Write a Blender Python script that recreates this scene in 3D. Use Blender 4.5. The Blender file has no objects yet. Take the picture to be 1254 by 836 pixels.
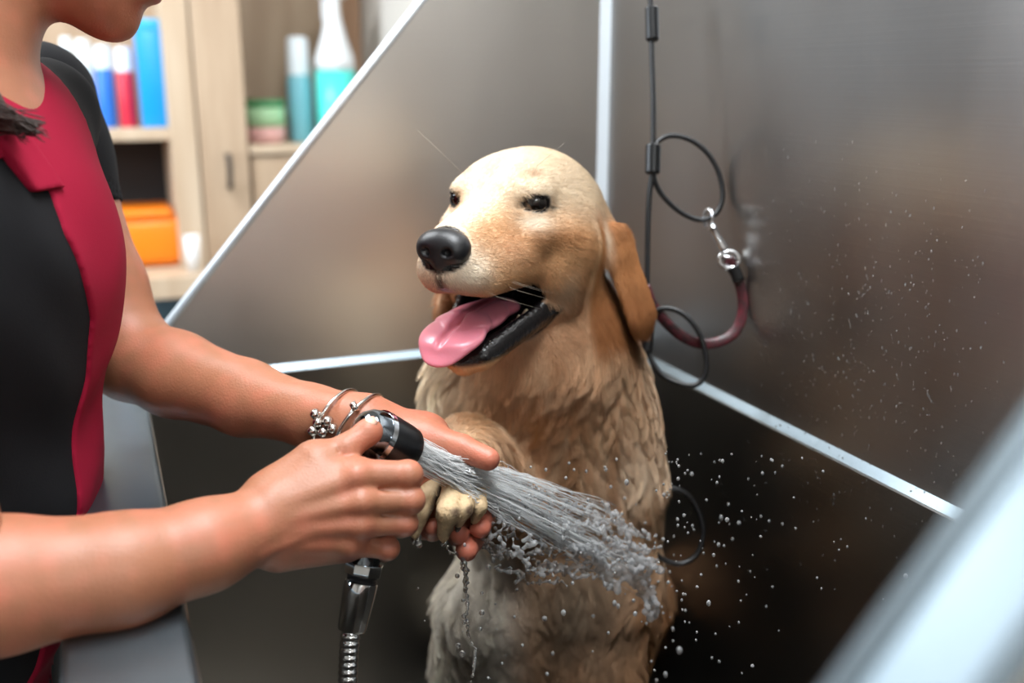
import bpy, bmesh, math, random
import numpy as np
from mathutils import Vector, Matrix, kdtree

# ------------------------------------------------------------------ camera, world, lights
SC = bpy.context.scene
F = 1233.0; CX = 627.0; CY = 418.0
PITCH = math.atan2(322, F); YAW = math.atan2(521, math.hypot(F, 322))
FW = np.array([math.sin(YAW)*math.cos(PITCH), math.cos(YAW)*math.cos(PITCH), -math.sin(PITCH)])
RT = np.array([math.cos(YAW), -math.sin(YAW), 0.0]); UP = np.cross(RT, FW)
CAM = np.array([0.0, 0.0, 1.30])
def P(x, y, d):
    return CAM + (FW + RT*(x-CX)/F - UP*(y-CY)/F)*d
cd = bpy.data.cameras.new('camera'); cam = bpy.data.objects.new('camera', cd)
SC.collection.objects.link(cam); SC.camera = cam
cam.matrix_world = Matrix([[RT[0], UP[0], -FW[0], CAM[0]], [RT[1], UP[1], -FW[1], CAM[1]], [RT[2], UP[2], -FW[2], CAM[2]], [0, 0, 0, 1]])
cd.sensor_width = 36.0; cd.lens = 36.0*F/1254.0; cd.clip_start = 0.02
cd.dof.use_dof = True; cd.dof.focus_distance = 0.83; cd.dof.aperture_fstop = 3.0
SC.view_settings.view_transform = 'Standard'; SC.view_settings.look = 'None'
SC.view_settings.gamma = 1.0; SC.view_settings.use_curve_mapping = False
SC.view_settings.exposure = 0.06
w = bpy.data.worlds.new('world'); SC.world = w; w.use_nodes = True
w.node_tree.nodes['Background'].inputs[0].default_value = (0.55, 0.68, 0.85, 1)
w.node_tree.nodes['Background'].inputs[1].default_value = 0.25
SC.cycles.max_bounces = 8; SC.cycles.transparent_max_bounces = 12
SC.cycles.transmission_bounces = 8; SC.cycles.glossy_bounces = 4; SC.cycles.diffuse_bounces = 3
SC.cycles.caustics_reflective = False; SC.cycles.caustics_refractive = False
SC.cycles.sample_clamp_indirect = 4.0; SC.cycles.blur_glossy = 0.5
def area(name, loc, rot, sx, sy, power, col):
    l = bpy.data.lights.new(name, 'AREA'); l.shape = 'RECTANGLE'; l.size = sx; l.size_y = sy
    l.energy = power; l.color = col
    o = bpy.data.objects.new(name, l); SC.collection.objects.link(o); o.location = loc; o.rotation_euler = rot
    return o
#LIGHTS: (ceiling panels have their fixtures built below; the window has its frame)
CEIL = [(-0.75, 1.95, 1.2, 0.6, 55), (0.25, 0.46, 0.6, 1.2, 50), (0.3, -2.3, 1.2, 0.6, 52)]  # third panel is added out of view to brighten the end panel's reflections
for x, y, sx, sy, pw in CEIL:
    area('ceiling_panel_light', (x, y, 2.575), (0, 0, 0), sx-.06, sy-.06, pw, (0.93, 0.97, 1.0))
area('window_daylight', (-2.36, 1.5, 1.75), (0, -math.pi/2, 0), 1.0, 1.3, 80, (0.80, 0.90, 1.0))

# ------------------------------------------------------------------ helpers
def lin(c):
    return tuple(((v/255.0)/12.92 if v/255.0 <= 0.04045 else ((v/255.0+0.055)/1.055)**2.4) for v in c)
def col4(c): return lin(c)+(1.0,)
def mat(name, color, rough=0.5, metal=0.0, bump=None, vary=None, **kw):
    m = bpy.data.materials.new(name); m.use_nodes = True
    nt = m.node_tree; b = nt.nodes['Principled BSDF']
    b.inputs['Base Color'].default_value = col4(color); b.inputs['Roughness'].default_value = rough
    b.inputs['Metallic'].default_value = metal
    for k, v in kw.items():
        b.inputs[k.replace('_', ' ')].default_value = v
    if bump or vary:
        tc = nt.nodes.new('ShaderNodeTexCoord'); mp = nt.nodes.new('ShaderNodeMapping')
        nt.links.new(tc.outputs['Object'], mp.inputs['Vector'])
    if vary:   # (second colour, scale, xyz stretch)
        mp2 = nt.nodes.new('ShaderNodeMapping'); nt.links.new(tc.outputs['Object'], mp2.inputs['Vector'])
        mp2.inputs['Scale'].default_value = vary[2]
        n = nt.nodes.new('ShaderNodeTexNoise'); n.inputs['Scale'].default_value = vary[1]; n.inputs['Detail'].default_value = 5
        nt.links.new(mp2.outputs[0], n.inputs['Vector'])
        r = nt.nodes.new('ShaderNodeValToRGB'); r.color_ramp.elements[0].position = 0.35; r.color_ramp.elements[1].position = 0.65
        r.color_ramp.elements[0].color = col4(color); r.color_ramp.elements[1].color = col4(vary[0])
        nt.links.new(n.outputs['Fac'], r.inputs[0]); nt.links.new(r.outputs[0], b.inputs['Base Color'])
    if bump:   # (scale, strength, distance, xyz stretch)
        mp.inputs['Scale'].default_value = bump[3]
        n = nt.nodes.new('ShaderNodeTexNoise'); n.inputs['Scale'].default_value = bump[0]; n.inputs['Detail'].default_value = 4
        nt.links.new(mp.outputs[0], n.inputs['Vector'])
        bp = nt.nodes.new('ShaderNodeBump'); bp.inputs['Strength'].default_value = bump[1]; bp.inputs['Distance'].default_value = bump[2]
        nt.links.new(n.outputs['Fac'], bp.inputs['Height']); nt.links.new(bp.outputs[0], b.inputs['Normal'])
    return m
def link(o, parent=None, **props):
    SC.collection.objects.link(o)
    if parent is not None: o.parent = parent
    for k, v in props.items(): o[k] = v
    return o
def empty(name, loc=(0, 0, 0), label=None, category=None, group=None):
    o = bpy.data.objects.new(name, None); o.location = loc; o.empty_display_size = 0.02
    link(o)
    if label: o['label'] = label
    if category: o['category'] = category
    if group: o['group'] = group
    return o
def finish(name, me, m, parent=None, smooth=True, **props):
    """vertices are in world space; a parent Empty's location is taken off"""
    me.materials.append(m)
    if smooth: me.polygons.foreach_set('use_smooth', np.ones(len(me.polygons), dtype=bool))
    if parent is not None:
        me.transform(Matrix.Translation(-root_loc(parent)))
    me.update()
    return link(bpy.data.objects.new(name, me), parent, **props)
def root_loc(o):
    v = Vector((0, 0, 0))
    while o is not None: v += Vector(o.location); o = o.parent
    return v
class MB:
    def __init__(s): s.bm = bmesh.new()
    def box(s, lo, hi, bev=0.0, mtx=None, seg=2):
        t = bmesh.new(); bmesh.ops.create_cube(t, size=1.0)
        lo = Vector(lo); hi = Vector(hi)
        for v in t.verts: v.co = Vector([lo[i]+(v.co[i]+.5)*(hi[i]-lo[i]) for i in range(3)])
        if bev: bmesh.ops.bevel(t, geom=t.edges[:], offset=bev, segments=seg, affect='EDGES', profile=0.5)
        if mtx is not None: bmesh.ops.transform(t, matrix=mtx, verts=t.verts)
        s.add(t); return s
    def add(s, t):
        me = bpy.data.meshes.new('t'); t.to_mesh(me); t.free(); s.bm.from_mesh(me); bpy.data.meshes.remove(me)
    def sweep(s, pts, rad, n=12, cap=True, flat=None):
        """tube along a polyline; rad number or list; flat=(normal dir, squash)"""
        pts = [Vector(p) for p in pts]; N = len(pts)
        if not hasattr(rad, '__len__'): rad = [rad]*N
        T = [(pts[min(i+1, N-1)]-pts[max(i-1, 0)]).normalized() for i in range(N)]
        ref = Vector(flat[0]) if flat else (Vector((0, 0, 1)) if abs(T[0].z) < .9 else Vector((1, 0, 0)))
        u = (ref - T[0]*ref.dot(T[0])).normalized(); rings = []
        for i in range(N):
            if flat: u = (ref - T[i]*ref.dot(T[i])).normalized()
            else: u = (u - T[i]*u.dot(T[i])).normalized()
            v = T[i].cross(u); ring = []
            for j in range(n):
                a = 2*math.pi*j/n; q = (flat[1] if flat else 1.0)
                ring.append(s.bm.verts.new(pts[i]+u*math.cos(a)*rad[i]*q+v*math.sin(a)*rad[i]))
            rings.append(ring)
        for i in range(N-1):
            for j in range(n):
                s.bm.faces.new((rings[i][j], rings[i][(j+1) % n], rings[i+1][(j+1) % n], rings[i+1][j]))
        if cap:
            s.bm.faces.new(rings[0][::-1]); s.bm.faces.new(rings[-1])
        return s
    def lathe(s, base, axis, prof, n=32):
        """prof = [(distance along axis, radius)]"""
        a = Vector(axis).normalized(); b = Vector(base)
        u = a.orthogonal().normalized(); v = a.cross(u); rings = []
        for h, r in prof:
            if r < 1e-6: rings.append([s.bm.verts.new(b+a*h)])
            else: rings.append([s.bm.verts.new(b+a*h+u*math.cos(2*math.pi*j/n)*r+v*math.sin(2*math.pi*j/n)*r) for j in range(n)])
        for A, B in zip(rings, rings[1:]):
            for j in range(n):
                if len(A) == 1 and len(B) == 1: continue
                if len(A) == 1: s.bm.faces.new((A[0], B[(j+1) % n], B[j]))
                elif len(B) == 1: s.bm.faces.new((A[j], A[(j+1) % n], B[0]))
                else: s.bm.faces.new((A[j], A[(j+1) % n], B[(j+1) % n], B[j]))
        return s
    def poly(s, pts, thick, direction):
        """extruded outline"""
        d = Vector(direction).normalized()*thick
        a = [s.bm.verts.new(Vector(p)) for p in pts]; b = [s.bm.verts.new(Vector(p)+d) for p in pts]
        s.bm.faces.new(a[::-1]); s.bm.faces.new(b)
        for i in range(len(a)):
            j = (i+1) % len(a); s.bm.faces.new((a[i], a[j], b[j], b[i]))
        return s
    def build(s, name, m, parent=None, smooth=False, **props):
        bmesh.ops.recalc_face_normals(s.bm, faces=s.bm.faces[:])
        me = bpy.data.meshes.new(name); s.bm.to_mesh(me); s.bm.free()
        o = finish(name, me, m, parent, smooth, **props)
        if smooth == 'auto': pass
        return o
def autosmooth(o, ang=35):
    me = o.data; bm = bmesh.new(); bm.from_mesh(me)
    for e in bm.edges:
        e.smooth = not (len(e.link_faces) == 2 and e.calc_face_angle(0) > math.radians(ang))
    for f in bm.faces: f.smooth = True
    bm.to_mesh(me); bm.free(); return o
def spline(pts, n=8, closed=False):
    """Catmull-Rom through points"""
    p = [np.array(q, float) for q in pts]; out = []
    N = len(p); rng = range(N if closed else N-1)
    for i in rng:
        a = p[i-1] if (i > 0 or closed) else 2*p[0]-p[1]
        b = p[i]; c = p[(i+1) % N]
        d = p[(i+2) % N] if (i+2 < N or closed) else 2*p[-1]-p[-2]
        for t in np.linspace(0, 1, n, endpoint=False):
            out.append(0.5*((2*b)+(-a+c)*t+(2*a-5*b+4*c-d)*t*t+(-a+3*b-3*c+d)*t**3))
    if not closed: out.append(p[-1])
    return out

# ---- signed distance bodies: smooth unions of tapered capsules and ellipsoids turned into one continuous mesh
def cap(a, b, ra, rb=None, k=0.01, op='+'):
    return dict(t='cap', a=np.array(a, float), b=np.array(b, float), ra=ra, rb=ra if rb is None else rb, k=k, op=op)
def ell(c, r, R=None, k=0.01, op='+'):
    return dict(t='ell', c=np.array(c, float), r=np.array(r if hasattr(r, '__len__') else [r]*3, float), R=np.eye(3) if R is None else R, k=k, op=op)
def fcap(a, b, ra, rb, n, q, k=0.01, op='+'):
    return dict(t='fcap', a=np.array(a, float), b=np.array(b, float), ra=ra, rb=rb, n=np.array(n, float)/np.linalg.norm(n), q=q, k=k, op=op)
def fnp(f, lo, hi, k=0.004, op='+'):
    return dict(t='fn', f=f, lo=np.array(lo), hi=np.array(hi), k=k, op=op)
def chain(pts, rads, k=0.01, op='+'):
    return [cap(pts[i], pts[i+1], rads[i], rads[i+1], k, op) for i in range(len(pts)-1)]
def box_of(p):
    if p['t'] == 'fn': return p['lo'], p['hi']
    if p['t'] == 'ell': m = p['r'].max(); return p['c']-m, p['c']+m
    m = max(p['ra'], p['rb'])*(1.0 if p['t'] == 'cap' else max(1, p['q']))
    return np.minimum(p['a'], p['b'])-m, np.maximum(p['a'], p['b'])+m
def dist(p, X, Y, Z):
    if p['t'] == 'fn': return p['f'](X, Y, Z)
    if p['t'] == 'ell':
        R = p['R']; c = p['c']; x = X-c[0]; y = Y-c[1]; z = Z-c[2]
        l = [R[0, i]*x+R[1, i]*y+R[2, i]*z for i in range(3)]; r = p['r']
        k0 = np.sqrt((l[0]/r[0])**2+(l[1]/r[1])**2+(l[2]/r[2])**2)
        k1 = np.sqrt((l[0]/r[0]**2)**2+(l[1]/r[1]**2)**2+(l[2]/r[2]**2)**2)+1e-9
        return k0*(k0-1)/k1
    a = p['a']; ab = p['b']-a; L = max(ab@ab, 1e-12)
    x = X-a[0]; y = Y-a[1]; z = Z-a[2]
    t = np.clip((x*ab[0]+y*ab[1]+z*ab[2])/L, 0, 1)
    x = x-t*ab[0]; y = y-t*ab[1]; z = z-t*ab[2]; r = p['ra']+(p['rb']-p['ra'])*t
    if p['t'] == 'fcap':
        n = p['n']; dn = x*n[0]+y*n[1]+z*n[2]; s = 1/p['q']-1
        x = x+dn*n[0]*s; y = y+dn*n[1]*s; z = z+dn*n[2]*s
        return (np.sqrt(x*x+y*y+z*z)-r)*min(1, p['q'])
    return np.sqrt(x*x+y*y+z*z)-r
def sdf_mesh(name, prims, vox, smooth=2):
    lo = np.min([box_of(p)[0] for p in prims if p['op'] == '+'], axis=0)-4*vox
    hi = np.max([box_of(p)[1] for p in prims if p['op'] == '+'], axis=0)+4*vox
    n = np.ceil((hi-lo)/vox).astype(int)+1
    ax = [(lo[i]+np.arange(n[i])*vox).astype(np.float32) for i in range(3)]
    D = np.full(n, 0.05, np.float32)
    for p in prims:
        a, b = box_of(p); pad = max(p['k'], 0.0)+3*vox
        i0 = np.clip(np.floor((a-pad-lo)/vox).astype(int), 0, n); i1 = np.clip(np.ceil((b+pad-lo)/vox).astype(int)+1, 0, n)
        if np.any(i1 <= i0): continue
        sl = tuple(slice(i0[i], i1[i]) for i in range(3))
        d = dist(p, ax[0][sl[0]][:, None, None], ax[1][sl[1]][None, :, None], ax[2][sl[2]][None, None, :]).astype(np.float32)
        c = D[sl]; k = max(p['k'], 1e-6)
        if p['op'] == '+':
            h = np.clip(.5+.5*(c-d)/k, 0, 1); D[sl] = c+(d-c)*h-k*h*(1-h)
        else:
            d = -d if p['op'] == '-' else d
            h = np.clip(.5+.5*(d-c)/k, 0, 1); D[sl] = c+(d-c)*h+k*h*(1-h)
    S = D < 0
    cnt = np.zeros(tuple(n-1), np.uint8)
    for i in (0, 1):
        for j in (0, 1):
            for l in (0, 1):
                cnt += S[i:n[0]-1+i, j:n[1]-1+j, l:n[2]-1+l]
    act = np.argwhere((cnt > 0) & (cnt < 8)); del cnt
    acc = np.zeros((len(act), 3)); wgt = np.zeros(len(act))
    C8 = [(i, j, l) for i in (0, 1) for j in (0, 1) for l in (0, 1)]
    V = {c: D[act[:, 0]+c[0], act[:, 1]+c[1], act[:, 2]+c[2]] for c in C8}
    for c in C8:
        for axn in range(3):
            if c[axn] == 0:
                e = list(c); e[axn] = 1; e = tuple(e); va, vb = V[c], V[e]
                m = (va < 0) != (vb < 0); t = np.where(m, va/(va-vb+1e-20), 0)
                pos = np.tile(np.array(c, float), (len(act), 1)); pos[:, axn] += t
                acc += pos*m[:, None]; wgt += m
    co = (act+acc/wgt[:, None])*vox+lo
    idx = np.full(tuple(n-1), -1, np.int32); idx[act[:, 0], act[:, 1], act[:, 2]] = np.arange(len(act))
    faces = []
    for axn in range(3):
        s1 = [slice(1, -1)]*3; s1[axn] = slice(0, -1); s2 = list(s1); s2[axn] = slice(1, None)
        A = S[tuple(s1)]; B = S[tuple(s2)]
        off = np.ones(3, int); off[axn] = 0
        for flip, m in ((0, A & ~B), (1, ~A & B)):
            q = np.argwhere(m)+off
            u, v = [(1, 2), (2, 0), (0, 1)][axn]
            def g(du, dv):
                r = q.copy(); r[:, u] -= du; r[:, v] -= dv
                return idx[r[:, 0], r[:, 1], r[:, 2]]
            f = np.stack([g(0, 0), g(1, 0), g(1, 1), g(0, 1)], 1)
            if flip: f = f[:, ::-1]
            faces.append(f)
    faces = np.concatenate(faces); faces = faces[(faces >= 0).all(1)]
    for it in range(smooth):
        s = np.zeros_like(co); cn = np.zeros(len(co))
        for a in range(4):
            b = (a+1) % 4
            np.add.at(s, faces[:, a], co[faces[:, b]]); np.add.at(cn, faces[:, a], 1)
            np.add.at(s, faces[:, b], co[faces[:, a]]); np.add.at(cn, faces[:, b], 1)
        co = co*.5+.5*s/np.maximum(cn, 1)[:, None]
    return raw_mesh(name, co, faces)
def raw_mesh(name, co, faces):
    me = bpy.data.meshes.new(name)
    me.vertices.add(len(co)); me.vertices.foreach_set('co', co.astype(np.float32).ravel())
    me.loops.add(faces.size); me.loops.foreach_set('vertex_index', faces.astype(np.int32).ravel())
    me.polygons.add(len(faces)); me.polygons.foreach_set('loop_start', np.arange(0, faces.size, 4, dtype=np.int32))
    me.polygons.foreach_set('loop_total', np.full(len(faces), 4, np.int32))
    me.update(calc_edges=True); me.validate()
    return me
def mesh_arrays(me):
    co = np.empty(len(me.vertices)*3, np.float32); me.vertices.foreach_get('co', co)
    no = np.empty(len(me.vertices)*3, np.float32); me.vertices.foreach_get('normal', no)
    return co.reshape(-1, 3).astype(float), no.reshape(-1, 3).astype(float)
def set_color(me, rgb):
    a = me.color_attributes.new('coat', 'FLOAT_COLOR', 'POINT')
    a.data.foreach_set('color', np.concatenate([rgb, np.ones((len(rgb), 1))], 1).astype(np.float32).ravel())
def hashnoise(p, s, seed=0):
    """cheap smooth noise in -1..1 from summed sines"""
    r = np.random.RandomState(seed); v = 0
    for i in range(6):
        k = r.normal(size=3); k /= np.linalg.norm(k); f = s*(0.6+0.9*r.rand())
        v = v+np.sin((p@k)*f+r.rand()*6.28)
    return v/3.0
def sstep(a, b, x):
    t = np.clip((x-a)/(b-a), 0, 1); return t*t*(3-2*t)
# ------------------------------------------------------------------ materials
def steel_mat(name, c, rough, brush):
    m = mat(name, c, rough, 1.0)
    nt = m.node_tree; b = nt.nodes['Principled BSDF']
    tc = nt.nodes.new('ShaderNodeTexCoord'); mp = nt.nodes.new('ShaderNodeMapping')
    nt.links.new(tc.outputs['Object'], mp.inputs['Vector']); mp.inputs['Scale'].default_value = (2.0, 2.0, 320.0)
    n = nt.nodes.new('ShaderNodeTexNoise'); n.inputs['Scale'].default_value = 1.0; n.inputs['Detail'].default_value = 6
    nt.links.new(mp.outputs[0], n.inputs['Vector'])
    bp = nt.nodes.new('ShaderNodeBump'); bp.inputs['Strength'].default_value = brush; bp.inputs['Distance'].default_value = 0.0006
    nt.links.new(n.outputs['Fac'], bp.inputs['Height']); nt.links.new(bp.outputs[0], b.inputs['Normal'])
    # water marks and smears change the gloss
    n2 = nt.nodes.new('ShaderNodeTexNoise'); n2.inputs['Scale'].default_value = 5.0; n2.inputs['Detail'].default_value = 6
    mp2 = nt.nodes.new('ShaderNodeMapping'); mp2.inputs['Scale'].default_value = (1.6, 1.6, 0.5)
    nt.links.new(tc.outputs['Object'], mp2.inputs['Vector']); nt.links.new(mp2.outputs[0], n2.inputs['Vector'])
    mr = nt.nodes.new('ShaderNodeMapRange'); mr.inputs['To Min'].default_value = rough-.06; mr.inputs['To Max'].default_value = rough+.10
    nt.links.new(n2.outputs['Fac'], mr.inputs['Value']); nt.links.new(mr.outputs[0], b.inputs['Roughness'])
    return m
M = {}
M['steel'] = steel_mat('brushed stainless steel', (214, 209, 203), 0.33, 0.35)
M['steel_back'] = steel_mat('steel sheet painted dimmer', (158, 156, 154), 0.31, 0.16)  # same steel, darkened in colour so its reflections look dimmer
M['steel_rim'] = steel_mat('satin stainless edge', (122, 134, 142), 0.38, 0.1)
M['corner_lit'] = mat('corner strip painted lit', (214, 222, 228), .45)  # light caught by the corner strip is put into this pale colour
M['steel_lit'] = mat('folded steel edge painted lit', (226, 232, 236), .5, .7)  # lit copy of the steel: brightness of the far hem painted in
M['steel_basin'] = steel_mat('basin steel painted shaded', (136, 132, 126), 0.30, 0.2)  # same steel as the panels, basin shade put into the colour
M['chrome'] = mat('polished chrome', (225, 228, 232), 0.06, 1.0)
M['oak'] = mat('pale oak board', (190, 167, 142), 0.5, 0, vary=((170, 145, 120), 3.0, (6, 6, .6)), bump=(30, .15, .001, (8, 8, .8)))
M['oak2'] = mat('oak edge', (198, 178, 154), 0.5, 0, vary=((184, 160, 134), 4.0, (6, 6, .6)))
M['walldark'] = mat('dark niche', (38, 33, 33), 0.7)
M['wall'] = mat('painted plaster', (205, 200, 192), 0.8, bump=(60, .1, .002, (1, 1, 1)))
M['walltan'] = mat('tan plaster', (176, 140, 112), 0.8, bump=(60, .1, .002, (1, 1, 1)))
M['floor'] = mat('grey floor tile', (120, 115, 110), 0.4, vary=((100, 96, 92), 6, (1, 1, 1)))
M['black'] = mat('black rubber coating', (14, 14, 16), 0.42)
M['blackplastic'] = mat('black plastic', (16, 17, 19), 0.32, bump=(900, .08, .0005, (1, 1, 1)))
M['leather'] = mat('dark checked leather', (30, 18, 20), 0.4, vary=((84, 24, 34), 120, (1, 1, 1)))

# ------------------------------------------------------------------ room
def struct(name, mb, m, **k):
    return mb.build(name, m, None, kind='structure', **k)
struct('floor', MB().box((-2.5, -3, -.1), (1.0, 3.4, 0)), M['floor'])
struct('ceiling', MB().box((-2.5, -3, 2.62), (1.0, 3.4, 2.72)), M['wall'])
struct('wall_right', MB().box((0.78, -3, 0), (0.9, 3.4, 2.62)), M['wall'])
struct('wall_back', MB().box((-2.5, 3.25, 0), (1.0, 3.4, 2.62)), M['walltan'])
struct('wall_front', MB().box((-2.5, -3, 0), (1.0, -2.9, 2.62)), M['wall'])
wl = MB()
wl.box((-2.5, -3, 0), (-2.4, .7, 2.62)).box((-2.5, 2.3, 0), (-2.4, 3.4, 2.62)).box((-2.5, .7, 0), (-2.4, 2.3, 1.15)).box((-2.5, .7, 2.35), (-2.4, 2.3, 2.62))
struct('wall_left', wl, M['wall'])
wn = MB()
for a in ((.7, .76), (1.47, 1.53), (2.24, 2.3)): wn.box((-2.49, a[0], 1.15), (-2.42, a[1], 2.35), .005)
for a in ((1.15, 1.21), (2.29, 2.35)): wn.box((-2.49, .7, a[0]), (-2.42, 2.3, a[1]), .005)
struct('window_1', wn, M['wall'])
CL = ['flat ceiling light panel over the oak cabinets behind the groomer', 'flat ceiling light panel directly above the grooming tub', 'added unseen light panel brightening the near end of the room']
for (x, y, sx, sy, pw), lab in zip(CEIL, CL):
    fx = empty('ceiling_light', (x, y, 2.6), lab, 'ceiling light', 'ceiling panel lights')
    f = MB(); hx, hy = sx/2, sy/2
    for (a, b2) in (((-hx, -hy), (hx, -hy+.03)), ((-hx, hy-.03), (hx, hy)), ((-hx, -hy), (-hx+.03, hy)), ((hx-.03, -hy), (hx, hy))):
        f.box((x+a[0], y+a[1], 2.565), (x+b2[0], y+b2[1], 2.62))
    f.build('light_frame', M['wall'], fx)

# ------------------------------------------------------------------ grooming tub
XC, YC, ZS = 0.636, 1.227, 0.952      # back corner and the height of the seam
YN = 0.185                             # near end panel
ZF = 0.475                             # basin floor
SL = 1.158                             # slope of the end panels' edge
tub = empty('grooming_tub', (0.3, 0.7, 0), 'brushed stainless steel dog grooming tub with high splash panels around the wet dog', 'tub')
top_z = 1.66
xe = 0.0045; xt = xe+(top_z-ZS)/SL
def end_outline(y): return [(xe, y, ZS), (XC, y, ZS), (XC, y, top_z), (xt, y, top_z)]
MB().poly(end_outline(YC), .004, (0, 1, 0)).build('splash_panel', M['steel'], tub)
MB().poly(end_outline(YN), .004, (0, -1, 0)).build('splash_panel', M['steel'], tub)
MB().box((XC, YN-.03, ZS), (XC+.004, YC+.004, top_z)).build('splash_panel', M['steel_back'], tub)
# hems along the sloping edges: far one a rolled bead, near one shows its folded flange
d = Vector((1, 0, SL)).normalized()
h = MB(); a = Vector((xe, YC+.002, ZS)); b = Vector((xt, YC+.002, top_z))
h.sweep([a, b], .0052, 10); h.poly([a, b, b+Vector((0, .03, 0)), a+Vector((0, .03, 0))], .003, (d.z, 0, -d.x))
h.build('panel_hem', M['steel_lit'], tub, smooth=True)
h = MB(); a = Vector((xe-.03, YN, ZS-.035)); b = Vector((xt, YN, top_z))
h.poly([a, b, b+Vector((0, -.034, 0)), a+Vector((0, -.034, 0))], .003, (d.z, 0, -d.x))
h.sweep([a, b], .004, 10); h.sweep([a+Vector((0, -.034, 0)), b+Vector((0, -.034, 0))], .004, 10)
autosmooth(h.build('panel_hem', M['steel_rim'], tub))
# chamfered seams where panels meet the basin and each other
s = MB()
def strip(p, q, u, v):    # prism with right-angle corner at p..q, legs u, v
    p, q, u, v = map(Vector, (p, q, u, v)); s.poly([p, p+u, p+v], (q-p).length, q-p)
c = .0075
strip((XC, YN, ZS-.004), (XC, YC, ZS-.004), (-c, 0, 0), (0, 0, c)); strip((xe+.02, YC, ZS-.004), (XC, YC, ZS-.004), (0, -c, 0), (0, 0, c))
s.build('seam_strip', M['steel_rim'], tub)
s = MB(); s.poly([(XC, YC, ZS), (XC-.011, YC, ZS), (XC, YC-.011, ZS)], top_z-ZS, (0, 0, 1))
s.build('corner_strip', M['corner_lit'], tub)
# basin: walls, floor, front rim
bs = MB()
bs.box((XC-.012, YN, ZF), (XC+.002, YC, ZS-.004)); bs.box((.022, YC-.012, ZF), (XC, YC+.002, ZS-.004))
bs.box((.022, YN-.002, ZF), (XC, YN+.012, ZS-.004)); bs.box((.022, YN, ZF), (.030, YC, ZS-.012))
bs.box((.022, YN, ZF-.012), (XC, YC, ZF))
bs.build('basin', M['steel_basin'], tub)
r = MB(); r.box((-.05, YN-.02, ZS-.03), (.028, YC+.01, ZS), .006, seg=3)
autosmooth(r.build('front_rim', M['steel_rim'], tub))
r = MB(); r.box((-.02, YN+.02, .30), (-.012, YC-.02, ZS-.03))
r.build('front_apron', M['steel'], tub)
r = MB(); r.sweep([(.24, .72, ZF+.0005), (.24, .72, ZF+.003)], .035, 24); r.build('drain', M['chrome'], tub)
for x in (.03, XC-.03):
    for y in (YN+.04, YC-.04):
        MB().box((x-.02, y-.02, 0), (x+.02, y+.02, ZF-.01), .003).build('leg', M['steel'], tub)

# ------------------------------------------------------------------ cabinets behind
YB = 2.75
def at_y(px, py, y):
    r = FW+RT*(px-CX)/F-UP*(py-CY)/F; t = (y-CAM[1])/r[1]; return CAM+r*t
def rectY(x0, y0, x1, y1, Y):  # pixel rect -> world x0,x1,zlo,zhi on plane y=Y
    a = at_y(x0, (y0+y1)/2, Y); b2 = at_y(x1, (y0+y1)/2, Y); m = (x0+x1)/2
    return a[0], b2[0], at_y(m, y1, Y)[2], at_y(m, y0, Y)[2]
shelf = empty('open_cabinet', (-.4, YB, 0), 'pale oak open shelving unit holding blue bottles and an orange basket', 'cabinet')
X0 = -.72; X1, X2, _, _ = rectY(203, 50, 236, 150, YB)
z_sh = at_y(160, 158, YB)[2]; z_sh2 = at_y(180, 331, YB)[2]; z_b = at_y(180, 357, YB)[2]
MB().box((X1, YB, 0), (X2, YB+.35, 2.3), .003).build('side_panel', M['oak2'], shelf)
MB().box((X0, YB, 0), (X0+.02, YB+.35, 2.3), .003).build('side_panel', M['oak2'], shelf)
MB().box((X0, YB+.33, 0), (X1, YB+.345, 2.3)).build('back_panel', M['oak'], shelf)
MB().box((X0+.02, YB+.01, z_sh-.03), (X1, YB+.33, z_sh), .003).build('shelf', M['oak2'], shelf)
MB().box((X0+.02, YB+.01, z_b), (X1+.0, YB+.33, z_sh2), .003).build('shelf', M['oak2'], shelf)
MB().box((X0+.02, YB+.01, 1.95), (X1, YB+.33, 1.98), .003).build('shelf', M['oak2'], shelf)
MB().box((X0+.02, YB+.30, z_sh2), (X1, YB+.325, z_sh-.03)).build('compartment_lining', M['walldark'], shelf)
M['teal'] = mat('dark teal drawer front', (58, 78, 88), 0.5)
MB().box((X0+.02, YB, .08), (X1+.0, YB+.02, z_b-.01), .004).build('drawer', M['teal'], shelf)
tall = empty('tall_cabinet', (-.2, YB, 0), 'tall pale oak cupboard with plain door and small dark handle', 'cabinet')
a = rectY(237, 0, 300, 200, YB)
MB().box((X2+.003, YB+.02, 0), (a[1], YB+.35, 2.3), .003).build('body', M['oak'], tall)
dr = MB().box((X2+.006, YB, .1), (a[1]-.003, YB+.018, 2.28), .003).build('door', M['oak'], tall)
hp = at_y(279, 200, YB); M['darkmetal'] = mat('dark metal', (60, 55, 52), 0.4, 0.6)
autosmooth(MB().sweep(spline([hp+np.array((0, 0, .02)), hp+np.array((0, -.03, .015)), hp+np.array((0, -.032, -.05)), hp+np.array((0, 0, -.06))], 6), .007, 8).build('handle', M['darkmetal'], dr))
low = empty('low_cabinet', (.2, YB, 0), 'low oak cabinet whose top carries the spray bottle and green tub', 'cabinet')
zl = at_y(330, 178, YB)[2]; XL2 = at_y(437, 30, YB)[0]
MB().box((a[1]+.002, YB-.01, zl-.022), (XL2, YB+.38, zl), .003).build('worktop', M['oak2'], low)
MB().box((a[1]+.004, YB+.02, .0), (XL2-.002, YB+.38, zl-.022), .003).build('body', M['oak'], low)
MB().box((a[1]+.008, YB, zl-.22), (XL2-.006, YB+.018, zl-.03), .003).build('drawer', M['oak'], low)
MB().box((a[1]+.008, YB, .1), (XL2-.006, YB+.018, zl-.226), .003).build('door', M['oak'], low)
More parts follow.
